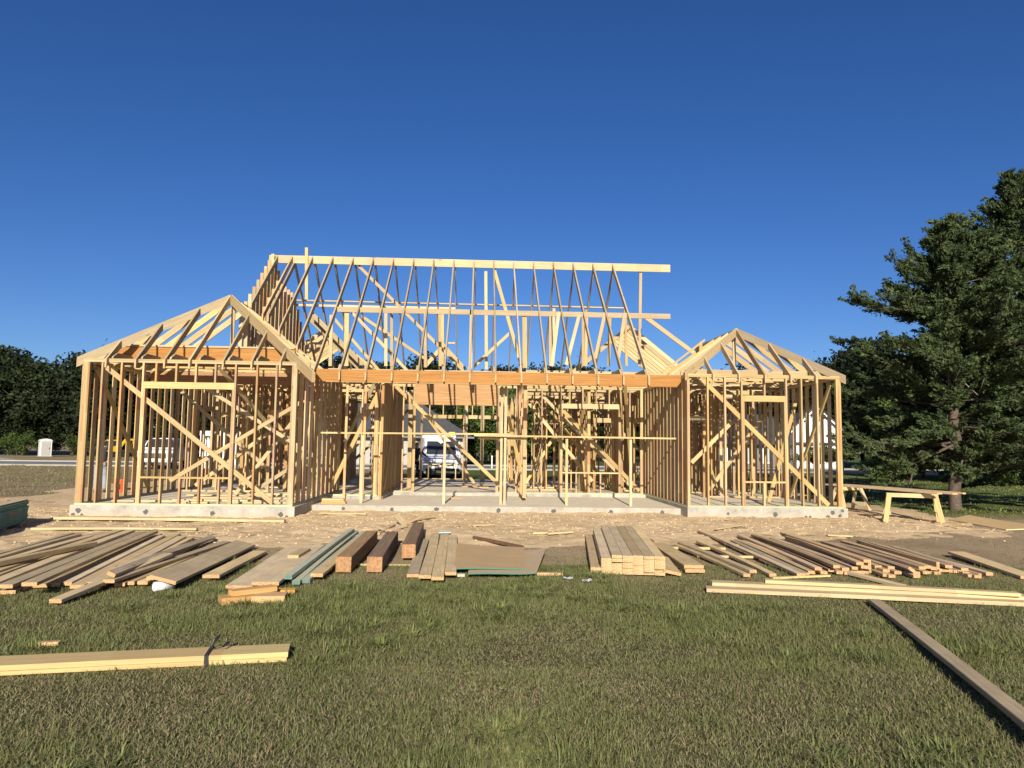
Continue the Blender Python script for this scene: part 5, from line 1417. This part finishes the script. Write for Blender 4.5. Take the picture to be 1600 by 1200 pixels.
r_.f += [(0, 1, 5, 4), (1, 2, 5), (2, 3, 4, 5), (3, 0, 4), (3, 2, 1, 0)]; r_.m += [0] * 5
ro = r_.build('roof', M['roof_dark'], hc)
f_ = MB(); f_.box(-8.62, 5.62, -.64, -.60, 2.12, 2.24); f_.build('fascia', M['wall_grey'], ro)
for x in (-5.5, -1.2, 4.1): window(hc, x, 0, 1.25, .9 if x < 4 else .6, 1.3)
d_ = MB(); d_.box(1.2, 2.1, -.05, 0, 0, 2.0); d_.build('door', M['roof_dark'], hc)

hw = empty('white_house', (36, 49, G)); tag(hw, 'white gabled two-storey house with dark roof seen through the right wing', 'house')
w_ = MB(); w_.box(-6.5, .6, .8, 8, 0, 2.3); w_.build('side_wing', M['wall_grey'], hw)
w_ = MB()
w_.prism([(.6, 0), (4.6, 0), (4.6, 3.6), (2.6, 5.5), (.6, 3.6)], 1, 0, 8.5)
w_.build('wall', M['wall_white'], hw)
r_ = MB()
r_.prism([(2.6, 5.75), (5.0, 3.45), (5.0, 3.25), (2.6, 5.5)], 1, -.35, 9); r_.prism([(2.6, 5.75), (2.6, 5.5), (.2, 3.25), (.2, 3.45)], 1, -.35, 9)
r_.prism([(.0, 2.0), (.0, 2.15), (4.4, 4.9), (9, 2.3), (9, 2.15)], 0, -7, .55)
ro = r_.build('roof', M['roof_dark'], hw)
f_ = MB(); f_.prism([(2.6, 5.52), (5.0, 3.24), (5.0, 3.08), (2.6, 5.36)], 1, -.38, -.352); f_.prism([(2.6, 5.52), (2.6, 5.36), (.2, 3.08), (.2, 3.24)], 1, -.38, -.352); f_.build('gable_trim', M['trim'], ro)
for x, y, z, w, h in ((2.6, 0, 3.4, .8, .9), (2.6, 0, 1.2, .8, 1.2), (-5.2, .8, 1.1, .6, 1.3), (-3.4, .8, 1.1, .6, 1.3), (-1.6, .8, 1.1, .6, 1.3)): window(hw, x, y, z, w, h, 'grey_glass')
b_ = MB(); b_.box(.55, 4.65, -.32, 0, 2.12, 2.27); b_.build('porch_roof', M['roof_dark'], hw)

# small white booth across the road
bt = empty('site_booth', (-33.3, 57.6, G), R(38)); bt.scale = (.9, .9, .86); tag(bt, 'small white portable booth with pale roof beyond the road at left', 'booth')
m_ = MB(); m_.box(-.55, .55, -.55, .55, .05, 1.72); m_.build('wall', M['white'], bt, bevel=.03)
m_ = MB(); m_.prism([(-.62, 1.72), (.62, 1.72), (.45, 1.9), (0, 2.0), (-.45, 1.9)], 1, -.62, .62); m_.build('roof', M['white'], bt)
m_ = MB(); m_.box(-.42, .42, -.575, -.552, .12, 1.62); dr = m_.build('door', M['wall_light'], bt, bevel=.008)
m_ = MB(); m_.box(.28, .34, -.60, -.577, .8, 1.0); m_.build('handle', M['black'], dr)
m_ = MB(); m_.box(-.6, .6, -.6, .6, -.05, .05); m_.build('base', M['concrete_edge'], bt)

# ================================================================== VEHICLES
M['car_white'] = plain('white_car_paint', (0.74, 0.75, 0.77), 0.25, 0, 0.03, 1)
M['tyre'] = plain('tyre_rubber', (0.016, 0.016, 0.017), 0.85)
M['rim'] = plain('wheel_rim', (0.35, 0.36, 0.37), 0.35, 0.8)
M['grille'] = plain('dark_grille', (0.02, 0.02, 0.022), 0.5)
M['lamp_glass'] = plain('headlamp_glass', (0.42, 0.44, 0.46), 0.15)
M['plate'] = plain('number_plate', (0.62, 0.62, 0.58), 0.5, 0, 0.1, 30)
M['yellow'] = plain('machine_yellow', (0.62, 0.42, 0.03), 0.45, 0, 0.08)
def wheel(parent, x, y, r, w):
    t = MB(); t.tube((x - w/2, y, r), (x + w/2, y, r), r, r, 20); to = t.build('wheel', M['tyre'], parent, smooth=False)
    s = -1 if x < 0 else 1
    m2 = MB(); m2.tube((x + s * (w/2 - .02), y, r), (x + s * (w/2 + .012), y, r), r * .62, r * .55, 16); m2.build('rim', M['rim'], to)
def loft(sections, name, m, parent, smooth=True):
    """sections: list of (y, [(x, z)...]) half outlines, mirrored and skinned"""
    v, f = [], []
    n = len(sections[0][1]) * 2
    for y, half in sections:
        v += [(x, y, z) for x, z in half] + [(-x, y, z) for x, z in reversed(half)]
    for i in range(len(sections) - 1):
        for j in range(n):
            k = (j + 1) % n
            f.append((i * n + j, i * n + k, (i + 1) * n + k, (i + 1) * n + j))
    f.append(tuple(range(n))); f.append(tuple((len(sections) - 1) * n + n - 1 - i for i in range(n)))
    o = mesh_obj(name, v, f, m, parent, None, smooth)
    bm = bmesh.new(); bm.from_mesh(o.data); bmesh.ops.recalc_face_normals(bm, faces=bm.faces); bm.to_mesh(o.data); bm.free()
    return o
# van, nose towards the house (front faces local -Y)
van = empty('van', (6.75, 19.0, G), R(7)); tag(van, 'white work van parked nose-on behind the house frame', 'van')
def sec(hw_, zb, zs, zt, tw): return [(0.0, zb), (hw_ * .9, zb), (hw_, zb + .12), (hw_, zs), (tw, zt - .10), (tw - .10, zt), (0.0, zt + .02)]
loft([(-.05, sec(.78, .30, .70, .78, .70)), (.10, sec(.90, .24, .80, .93, .80)), (.75, sec(.95, .24, 1.02, 1.12, .86)), (1.35, sec(.96, .24, 1.10, 1.80, .76)), (1.75, sec(.96, .24, 1.12, 1.96, .79)), (4.6, sec(.96, .26, 1.12, 1.96, .80)), (4.75, sec(.92, .35, 1.1, 1.88, .74))], 'body', M['car_white'], van, False)
g_ = MB(); g_.quad((-.72, .80, 1.13), (.72, .80, 1.13), (.66, 1.36, 1.74), (-.66, 1.36, 1.74)); 
for i in range(4): pass
ws = g_.build('windscreen', M['glass'], van)
for v_ in ws.data.vertices: v_.co.y -= .05; v_.co.z += .03
g_ = MB(); g_.box(-.52, .52, -.075, .02, .60, .72); g_.build('grille', M['grille'], van, bevel=.01)
g_ = MB(); g_.box(-.78, .78, -.10, .05, .26, .50); g_.build('bumper', M['grille'], van, bevel=.03)
g_ = MB(); g_.box(-.62, .62, -.06, .03, .73, .78); g_.build('grille_bar', M['grille'], van)
for s in (-1, 1):
    g_ = MB(); g_.prism([(s * .50, .70), (s * .82, .74), (s * .84, .93), (s * .55, .84)], 1, -.03, .22); g_.build('headlight', M['lamp_glass'], van, bevel=.01)
    g_ = MB(); g_.box(s * 1.0 - .04 + (0 if s > 0 else -.14), s * 1.0 + .18 + (0 if s > 0 else -.14), .85, .98, 1.12, 1.36); g_.build('mirror', M['black'], van, bevel=.02)
    g_ = MB(); g_.box(s * .972 - .006, s * .972 + .006, 1.35, 2.2, 1.15, 1.62); g_.build('side_window', M['glass'], van)
    for y in (.85, 3.75): wheel(van, s * .84, y, .33, .21)
g_ = MB(); g_.box(-.19, .19, -.125, -.101, .52, .64); g_.build('number_plate', M['plate'], van)
g_ = MB()
for y in (1.9, 3.0, 4.1): g_.box(-.78, .78, y, y + .04, 2.03, 2.07); g_.box(-.76, -.72, y, y + .04, 1.95, 2.04); g_.box(.72, .76, y, y + .04, 1.95, 2.04)
g_.build('roof_rack', M['trim'], van)
tag(MB().box(6.95, 7.25, 20.9, 21.5, G + 2.07, G + 2.24).build('tool_box', M['yellow']), 'small yellow box on the roof rack of the white van', 'box')
# white pickup behind the left wing
pk = empty('pickup_truck', (-9.9, 27.0, G), R(12)); tag(pk, 'white pickup truck seen through the left wing studs', 'pickup')
def sec2(hw_, zb, zs, zt, tw): return [(0.0, zb), (hw_ * .92, zb), (hw_, zb + .1), (hw_, zs), (tw, zt - .06), (tw - .08, zt), (0.0, zt + .015)]
loft([(0, sec2(.85, .45, .9, 1.02, .8)), (.2, sec2(.97, .4, 1.0, 1.10, .92)), (1.2, sec2(.98, .4, 1.1, 1.18, .92)), (1.75, sec2(.98, .4, 1.12, 1.76, .70)), (3.3, sec2(.98, .4, 1.12, 1.80, .72)), (3.7, sec2(.98, .4, 1.12, 1.74, .74)), (3.75, sec2(.98, .4, 1.1, 1.2, .95)), (5.5, sec2(.98, .42, 1.1, 1.2, .95))], 'body', M['car_white'], pk, False)
g_ = MB(); g_.quad((-.76, 1.2, 1.22), (.76, 1.2, 1.22), (.64, 1.70, 1.70), (-.64, 1.70, 1.70)); wsx = g_.build('windscreen', M['glass'], pk)
for v_ in wsx.data.vertices: v_.co.y -= .03; v_.co.z += .03
g_ = MB(); g_.box(-.6, .6, -.05, .03, .62, .92); g_.build('grille', M['grille'], pk)
g_ = MB(); g_.box(-.95, .95, -.14, .05, .40, .58); g_.build('bumper', M['rim'], pk, bevel=.02)
for s in (-1, 1):
    g_ = MB(); g_.box(s * .76 - .13, s * .76 + .13, -.03, .1, .72, .92); g_.build('headlight', M['lamp_glass'], pk)
    for y in (.95, 4.5): wheel(pk, s * .86, y, .38, .25)
    g_ = MB(); g_.box(s * .955 - .006, s * .955 + .006, 1.9, 3.2, 1.22, 1.64); g_.build('side_window', M['glass'], pk)
# white enclosed trailer behind the left wing
tr = empty('cargo_trailer', (-3.6, 16.6, G), R(12)); tag(tr, 'white flat-topped trailer with open slatted sides behind the left wing', 'trailer')
g_ = MB(); g_.box(0, 2.0, 0, 3.6, 1.86, 2.06); g_.build('roof', M['car_white'], tr)
g_ = MB(); g_.box(0, 2.0, 0, 3.6, .45, .6); g_.build('floor', M['rim'], tr)
for k in range(5):
    g_ = MB(); g_.box(.02 + .46 * k, .12 + .46 * k, .02, .09, .6, 1.86); g_.build('stanchion', M['car_white'], tr)
    if k in (0, 4):
        for q in (1, 2, 3):
            g_ = MB(); g_.box(.02 + .46 * k, .12 + .46 * k, q * 1.1, q * 1.1 + .08, .6, 1.86); g_.build('stanchion', M['car_white'], tr)
for s in (-.1, 2.1): 
    for y in (1.5, 2.3): wheel(tr, s, y, .32, .2)
# yellow excavator beyond the road
ex = empty('excavator', (-28.0, 59.5, G), R(-35)); ex.scale = (.72, .72, .72); tag(ex, 'small yellow excavator parked beyond the road behind the left wing', 'excavator')
for s in (-1, 1):
    g_ = MB(); g_.prism([(-1.3, .1), (1.3, .1), (1.5, .35), (1.3, .6), (-1.3, .6), (-1.5, .35)], 0, s * .75 - .2, s * .75 + .2); g_.build('track', M['tyre'], ex)
g_ = MB(); g_.box(-.95, .95, -1.4, 1.0, .7, 1.35); g_.build('body', M['yellow'], ex, bevel=.06)
g_ = MB(); g_.box(-.95, -.05, -.3, 1.0, 1.35, 2.35); cb = g_.build('cab', M['yellow'], ex, bevel=.04)
g_ = MB(); g_.box(-.97, -.03, -.2, .9, 1.5, 2.2); g_.box(-.9, -.1, -.32, 1.02, 1.5, 2.2); g_.build('cab_window', M['glass'], cb)
g_ = MB(); g_.prism([(.8, 1.2), (1.9, 2.6), (3.0, 2.5), (3.0, 2.25), (2.0, 2.3), (1.1, 1.1)], 0, .1, .4); g_.build('boom', M['yellow'], ex)
g_ = MB(); g_.prism([(2.8, 2.55), (3.1, 2.4), (3.4, 1.0), (3.2, 1.0)], 0, .15, .35); g_.prism([(3.1, 1.1), (3.6, .9), (3.4, .45), (2.9, .6)], 0, -.1, .6); g_.build('bucket_arm', M['yellow'], ex)

# ================================================================== STREET FURNITURE
sg = empty('road_sign', (33.9, 28.4, G)); tag(sg, 'small pale rectangular sign on a post beyond the right lawn', 'sign')
g_ = MB(); g_.tube((0, 0, 0), (0, 0, 1.35), .035, .035, 8); g_.build('post', M['rim'], sg)
g_ = MB(); g_.box(-.2, .2, -.05, -.03, .95, 1.4); g_.build('panel', M['grey_glass'], sg, bevel=.008)
g_ = MB(); g_.box(-.13, .13, -.056, -.052, 1.22, 1.28); g_.box(-.13, .13, -.056, -.052, 1.1, 1.15); g_.build('print', M['wall_light'], sg)
for i, (x, y, h, m2, lab) in enumerate(((28.6, 21.4, 1.05, 'rust', 'rusty steel fence post on the right lawn, left one'), (31.0, 22.0, .95, 'rust', 'rusty steel fence post in the shrub by the big tree'), (33.0, 33.0, .9, 'white', 'short white marker post beyond the right lawn'), (9.4, 36.0, .9, 'white', 'short white marker post on the lawn seen through the middle'))):
    g_ = MB(); g_.box(-.04, .04, -.012, .012, -.2, h); g_.box(-.008, .008, -.04, .012, -.2, h); 
    if m2 == 'white': g_.box(-.05, .05, -.045, .05, h - .12, h)
    o = g_.build('marker_post' if m2 == 'white' else 'fence_post', M[m2]); o.location = (x, y, G); tag(o, lab, 'post')
kb = MB(); kb.box(36.5, 43, 33.6, 34.0, G - .1, G + .3); tag(kb.build('low_wall', M['concrete_edge'], bevel=.02), 'low pale concrete wall beyond the right lawn', 'wall')

# orange bucket by the left wing
bk = empty('bucket', (-2.2, 6.7, G + .03)); tag(bk, 'orange plastic bucket standing outside the left wing', 'bucket')
M['orange'] = plain('orange_plastic', (0.72, 0.085, 0.02), .45, 0, .05)
g_ = MB(); g_.tube((0, 0, 0), (0, 0, .40), .135, .155, 20); g_.build('body', M['orange'], bk, smooth=False)
g_ = MB(); g_.tube((0, 0, .36), (0, 0, .41), .165, .165, 20); g_.build('lid', M['orange'], bk)
g_ = MB(); g_.box(-.06, .06, -.153, -.14, .12, .28); g_.build('print', M['black'], bk)

# ================================================================== PEOPLE
M['skin'] = plain('skin', (0.36, 0.20, 0.13), .6, 0, .05)
M['navy'] = plain('navy_cloth', (0.022, 0.028, 0.05), .9, 0, .2, 8)
M['dark_cloth'] = plain('black_cloth', (0.014, 0.015, 0.02), .9, 0, .2, 8)
M['green_cloth'] = plain('dark_green_cloth', (0.035, 0.055, 0.045), .9, 0, .2, 8)
M['jeans'] = plain('pale_denim', (0.24, 0.28, 0.34), .9, 0, .18, 10)
M['black_trousers'] = plain('dark_trousers', (0.016, 0.017, 0.022), .9, 0, .2, 8)
M['hair'] = plain('dark_hair', (0.02, 0.015, 0.012), .8)
def skin_chain(name, J, edges, m, parent, root=0, sub=2):
    me = bpy.data.meshes.new(name)
    me.from_pydata([j[:3] for j in J], edges, [])
    me.materials.append(m)
    o = link(bpy.data.objects.new(name, me), parent)
    o.modifiers.new('skin', 'SKIN'); s = o.modifiers.new('smooth', 'SUBSURF'); s.levels = sub; s.render_levels = sub
    lay = me.skin_vertices[0].data if me.skin_vertices else None
    for i, j in enumerate(J):
        rr_ = j[3] if isinstance(j[3], tuple) else (j[3], j[3])
        lay[i].radius = rr_; lay[i].use_root = (i == root)
    return o
def person(loc, rz, h, label, top, legs, arms, hat=None, bend=0.0, stride=.10):
    """arms: ((elbow, hand) left, (elbow, hand) right) in body space; faces local -Y"""
    k = h / 1.75
    root = empty('person', loc, rz); root.scale = (k, k, k); tag(root, label, 'person')
    sh = 1.42; hip = .92; by = -bend
    ch = (0, by * .6, 1.22); nk = (0, by, 1.48); hd = (0, by * 1.15 - .02, 1.62)
    (le, lh), (re, rh) = arms
    LS, RS = (-.19, by * .9, sh), (.19, by * .9, sh)
    # body: one continuous skin from head to feet and hands
    J = [(0, 0, hip, (.13, .10)), (*ch, (.14, .10)), (0, by * .95, 1.42, (.10, .08)), (*nk, (.055, .055)), (*hd, (.085, .10)), (0, by * 1.15 - .02, 1.71, (.075, .085)),
         (*LS, .05), (*le, .038), (*lh, .032), (*RS, .05), (*re, .038), (*rh, .032),
         (-.10, 0, hip - .08, .075), (-.11, -.02 - stride * .4, .50, .055), (-.12, -stride, .10, .04), (-.12, -stride - .14, .05, .035),
         (.10, 0, hip - .08, .075), (.11, .0 + stride * .3, .50, .055), (.12, stride, .10, .04), (.13, stride - .14, .05, .035)]
    E_ = [(0, 1), (1, 2), (2, 3), (3, 4), (4, 5), (2, 6), (6, 7), (7, 8), (2, 9), (9, 10), (10, 11), (0, 12), (12, 13), (13, 14), (14, 15), (0, 16), (16, 17), (17, 18), (18, 19)]
    body = skin_chain('body', J, E_, M['skin'], root)
    # fingers and thumb rooted in each palm
    for wrist, elbow in ((lh, le), (rh, re)):
        w = Vector(wrist); d = (w - Vector(elbow)).normalized(); sd = d.cross(Vector((0, 1, .3))).normalized()
        HJ = [(*w, .028), (*(w + d * .07), .030)]; HE = [(0, 1)]
        for f_i, (o_, ln) in enumerate(((-.027, .06), (-.009, .072), (.009, .068), (.027, .052))):
            b0 = w + d * .085 + sd * o_; m1 = b0 + d * ln * .55 + Vector((0, 0, -.004)); e1 = m1 + (d * .7 + d.cross(sd) * .6).normalized() * ln * .5
            i0 = len(HJ); HJ += [(*b0, .010), (*m1, .009), (*e1, .008)]; HE += [(1, i0), (i0, i0 + 1), (i0 + 1, i0 + 2)]
        t0 = w + d * .03 + sd * .038; t1 = t0 + (d * .7 + sd * .5).normalized() * .05
        i0 = len(HJ); HJ += [(*t0, .011), (*t1, .009)]; HE += [(0, i0), (i0, i0 + 1)]
        skin_chain('hand', HJ, HE, M['skin'], body, 0, 1)
    # shirt
    SJ = [(0, 0, hip - .02, (.165, .125)), (*ch, (.175, .13)), (0, by * .95, 1.40, (.13, .10)), (*LS, .072), (*le, .056), (*(Vector(le).lerp(Vector(lh), .85)), .046), (*RS, .072), (*re, .056), (*(Vector(re).lerp(Vector(rh), .85)), .046), (0, by, 1.46, .07)]
    skin_chain('shirt', SJ, [(0, 1), (1, 2), (2, 3), (3, 4), (4, 5), (2, 6), (6, 7), (7, 8), (2, 9)], M[top], body)
    TJ = [(0, 0, hip + .04, (.155, .12)), (-.10, 0, hip - .10, .105), (-.11, -.02 - stride * .4, .50, .078), (-.12, -stride, .09, .062), (.10, 0, hip - .10, .105), (.11, stride * .3, .50, .078), (.12, stride, .09, .062)]
    skin_chain('trousers', TJ, [(0, 1), (1, 2), (2, 3), (0, 4), (4, 5), (5, 6)], M[legs], body)
    for fx, fy in ((-.12, -stride), (.12, stride)):
        skin_chain('shoe', [(fx, fy + .04, .05, (.05, .05)), (fx, fy - .08, .045, (.05, .045)), (fx, fy - .19, .035, (.042, .03))], [(0, 1), (1, 2)], M['black'], body)
    # face and hair
    hx, hy, hz = hd
    fm_ = MB()
    fm_.box(-.012, .012, hy - .125, hy - .09, hz - .015, hz + .035); fm_.build('nose', M['skin'], body, bevel=.004)
    fm_ = MB()
    for s in (-1, 1): fm_.box(s * .032 - .011, s * .032 + .011, hy - .103, hy - .09, hz + .035, hz + .047)
    fm_.build('eyes', M['hair'], body)
    fm_ = MB(); fm_.box(-.022, .022, hy - .104, hy - .09, hz - .05, hz - .042); fm_.build('mouth', M['rust'], body)
    for s in (-1, 1):
        fm_ = MB(); fm_.box(s * .088 - .008, s * .088 + .008, hy - .015, hy + .025, hz - .01, hz + .045); fm_.build('ear', M['skin'], body, bevel=.004)
    skin_chain('hair' if hat is None else 'cap', [(hx, hy + .02, hz + .05, (.098, .108)), (hx, hy + .01, hz + .105, (.07, .08))] + ([(hx, hy - .13, hz + .055, (.07, .02))] if hat else []), [(0, 1)] + ([(0, 2)] if hat else []), M['hair' if hat is None else hat], body)
    return root
person((-2.95, 7.0, G + .02), R(200), 1.66, 'person in navy shirt and pale jeans standing outside the left wing', 'navy', 'jeans', (((-.27, -.02, 1.14), (-.24, -.16, .92)), ((.27, .02, 1.14), (.25, -.10, .90))), hat='navy')
person((4.55, 20.2, G), R(60), 1.68, 'person in dark green shirt and pale jeans beside the van', 'green_cloth', 'jeans', (((-.26, -.06, 1.15), (-.14, -.32, 1.12)), ((.26, -.06, 1.15), (.14, -.32, 1.16))), hat='dark_cloth')
person((5.62, 17.4, G), R(25), 1.72, 'person in dark jacket and black trousers in front of the van', 'navy', 'black_trousers', (((-.30, -.08, 1.18), (-.22, -.30, 1.02)), ((.33, -.10, 1.20), (.42, -.33, 1.10))), hat=None, bend=.10)

# ================================================================== GRASS
def grass_mat():
    m, nd, lk, bs = mat('grass_blades')
    at = nd.new('ShaderNodeAttribute'); at.attribute_name = 'tone'
    c = ramp(nd, lk, at.outputs['Fac'], [(0.0, (0.36, 0.285, 0.165)), (0.28, (0.30, 0.26, 0.135)), (0.42, (0.205, 0.205, 0.082)), (0.7, (0.14, 0.162, 0.055)), (1.0, (0.235, 0.26, 0.082))])
    lk.new(c, bs.inputs['Base Color']); bs.inputs['Roughness'].default_value = .6; bs.inputs['Specular IOR Level'].default_value = .25
    tr = nd.new('ShaderNodeBsdfTranslucent'); lk.new(c, tr.inputs['Color'])
    mx = nd.new('ShaderNodeMixShader'); mx.inputs[0].default_value = .25
    lk.new(bs.outputs[0], mx.inputs[1]); lk.new(tr.outputs[0], mx.inputs[2]); lk.new(mx.outputs[0], nd['Material Output'].inputs['Surface'])
    return m
M['grass'] = grass_mat()
def blades(n, area, seed, hmin, hmax, wd, segs, dens=None, name='grass', label='', lean=.5, tone_shift=0.0):
    r = np.random.default_rng(seed)
    x = r.uniform(area[0], area[1], n); y = r.uniform(area[2], area[3], n)
    k = np.ones(n, bool) if dens is None else dens(x, y, r)
    x, y = x[k], y[k]; n = len(x)
    patch_ = vnoise(x, y, .9, 11) * .6 + vnoise(x, y, 2.8, 12) * .4
    tuft = vnoise(x, y, 5.5, 13)
    z = ground_h(x, y)
    ln = (hmin + (hmax - hmin) * r.random(n) ** 1.5) * (.65 + .7 * np.clip((patch_ - .25) * 1.8, 0, 1)) * (.75 + .5 * tuft)
    dry = r.random(n) < np.clip(.95 - 1.05 * patch_, .18, .78)
    tone = np.where(dry, r.uniform(0, .34, n), np.clip(.42 + .45 * patch_ * r.random(n) + .25 * r.random(n), .40, 1)) + tone_shift
    # mown and trodden grass: blades lean every way, straw lies nearly flat
    el = np.where(dry, r.uniform(.05, .6, n), np.clip(r.normal(.75, .33, n), .12, 1.45)) * (1.3 - lean * .6)
    a = r.uniform(0, 2 * math.pi, n)
    dx, dy = np.cos(a), np.sin(a)
    w = wd * r.uniform(.6, 1.4, n) * .5
    b = a + math.pi / 2 + r.normal(0, .3, n)
    base = np.stack([x, y, z], 1)
    side = np.stack([np.cos(b) * w, np.sin(b) * w, np.zeros(n)], 1)
    e1 = np.clip(el + .30, 0, 1.5); e2 = el - .35
    hl = ln * .5
    mid = base + np.stack([dx * hl * np.cos(e1), dy * hl * np.cos(e1), hl * np.sin(e1)], 1)
    tip = mid + np.stack([dx * hl * np.cos(e2), dy * hl * np.cos(e2), hl * np.sin(e2)], 1)
    tip[:, 2] = np.maximum(tip[:, 2], z + .004)
    if name == 'straw': base[:, 2] += .012; mid[:, 2] += .018; tip[:, 2] += .02
    if segs == 2:
        V = np.stack([base - side, base + side, mid + side * .75, mid - side * .75, tip], 1).reshape(-1, 3)
        o = np.arange(n)[:, None] * 5
        F = np.concatenate([o + np.array([[0, 1, 2]]), o + np.array([[0, 2, 3]]), o + np.array([[3, 2, 4]])])
        t = np.repeat(tone, 5)
    else:
        V = np.stack([base - side, base + side, tip], 1).reshape(-1, 3)
        F = np.arange(3 * n).reshape(-1, 3); t = np.repeat(tone, 3)
    print('grass tris', len(F))
    o = link(bpy.data.objects.new(name, np_mesh(name, V, F, M['grass'], np.clip(t, 0, 1))))
    return tag(o, label, 'grass', kind='stuff')
def view_mask(x, y, pad_=1.0):
    v = np.stack([x - CAM_LOC.x, y - CAM_LOC.y], 1)
    f2 = np.array([_f.x, _f.y]); r2 = np.array([_r2.x, _r2.y])
    d = v @ f2; s = v @ r2
    return (np.abs(s) < d * .78 + pad_) & (d > 2.2)
def dens_near(x, y, r):
    d = y - CAM_LOC.y
    return view_mask(x, y) & (r.random(len(x)) < np.clip(1.25 - .5 * (1 - vnoise(x, y, .9, 11)), .4, 1)) & (pad_profile(x, y) < -.5)
def dens_mid(x, y, r):
    fade = np.clip((-y - 4.2) / 3.0, .10, 1) * np.clip(.35 + 1.2 * vnoise(x, y, .7, 21), 0, 1)
    return view_mask(x, y, 2) & (r.random(len(x)) < fade) & (pad_profile(x, y) < .25)
blades(330000, (4.2, 13.2, -13.7, -10.6), 31, .022, .072, .0046, 2, dens_near, 'grass', 'short patchy green and straw-coloured lawn in the foreground')
blades(780000, (-1.0, 19.0, -10.7, -6.0), 32, .022, .072, .0060, 1, dens_near, 'grass', 'patchy lawn in front of the lumber piles', .4)
blades(150000, (-6, 24, -6.6, -1.0), 33, .02, .08, .009, 1, dens_mid, 'grass', 'sparse grass between the lumber and the soil', .4)
def dens_left(x, y, r): return view_mask(x, y, 2) & (pad_profile(x, y) < -.2) & (r.random(len(x)) < np.clip(.2 + vnoise(x, y, .6, 5), 0, 1))
blades(90000, (-34, 0, -2, 31), 34, .05, .14, .03, 1, dens_left, 'grass', 'dry brownish grass of the field left of the house', .6, -.22)
blades(110000, (16, 46, 1.5, 32), 35, .04, .12, .03, 1, dens_left, 'grass', 'green mown lawn right of the house', .6, .15)
# taller tufts
def tufts(n, seed):
    r = np.random.default_rng(seed)
    cs = []
    while len(cs) < n:
        x, y = r.uniform(-2, 19), r.uniform(-13.2, -6.0)
        if view_mask(np.array([x]), np.array([y]))[0] and vnoise(x, y, .9, 11) > .45: cs.append((x, y))
    cs = np.array(cs); per = 70
    c = np.repeat(cs, per, 0); m_ = len(c)
    off = r.normal(0, 1, (m_, 2)) * np.repeat(r.uniform(.03, .12, n), per)[:, None]
    x, y = c[:, 0] + off[:, 0], c[:, 1] + off[:, 1]
    h = r.uniform(.06, .145, m_); z = ground_h(x, y)
    a = np.arctan2(off[:, 1], off[:, 0]) + r.normal(0, .5, m_); el = np.clip(r.normal(.48, .28, m_), .05, 1.3)
    b = a + math.pi / 2; w = r.uniform(.0028, .0055, m_)
    base = np.stack([x, y, z], 1); side = np.stack([np.cos(b) * w, np.sin(b) * w, np.zeros(m_)], 1)
    mid = base + np.stack([np.cos(a) * h * .5 * np.cos(el + .3), np.sin(a) * h * .5 * np.cos(el + .3), h * .5 * np.sin(el + .3)], 1)
    tip = mid + np.stack([np.cos(a) * h * .5 * np.cos(el - .4), np.sin(a) * h * .5 * np.cos(el - .4), h * .5 * np.sin(el - .4)], 1)
    tip[:, 2] = np.maximum(tip[:, 2], z + .005)
    V = np.stack([base - side, base + side, mid + side * .8, mid - side * .8, tip], 1).reshape(-1, 3)
    o = np.arange(m_)[:, None] * 5
    F = np.concatenate([o + np.array([[0, 1, 2]]), o + np.array([[0, 2, 3]]), o + np.array([[3, 2, 4]])])
    t = np.repeat(np.repeat(r.uniform(.50, .88, n), per) + r.normal(0, .06, m_), 5)
    ob = link(bpy.data.objects.new('grass', np_mesh('grass', V, F, M['grass'], t)))
    tag(ob, 'taller spreading green grass clumps in the lawn', 'grass', kind='stuff')
tufts(240, 41)
def dens_straw(x, y, r): return view_mask(x, y) & (pad_profile(x, y) < -.3)
blades(26000, (-1.0, 19.0, -13.7, -6.0), 36, .07, .18, .0032, 2, dens_straw, 'straw', 'loose pale straw and dead stems lying in the lawn', 1.9, -.45)
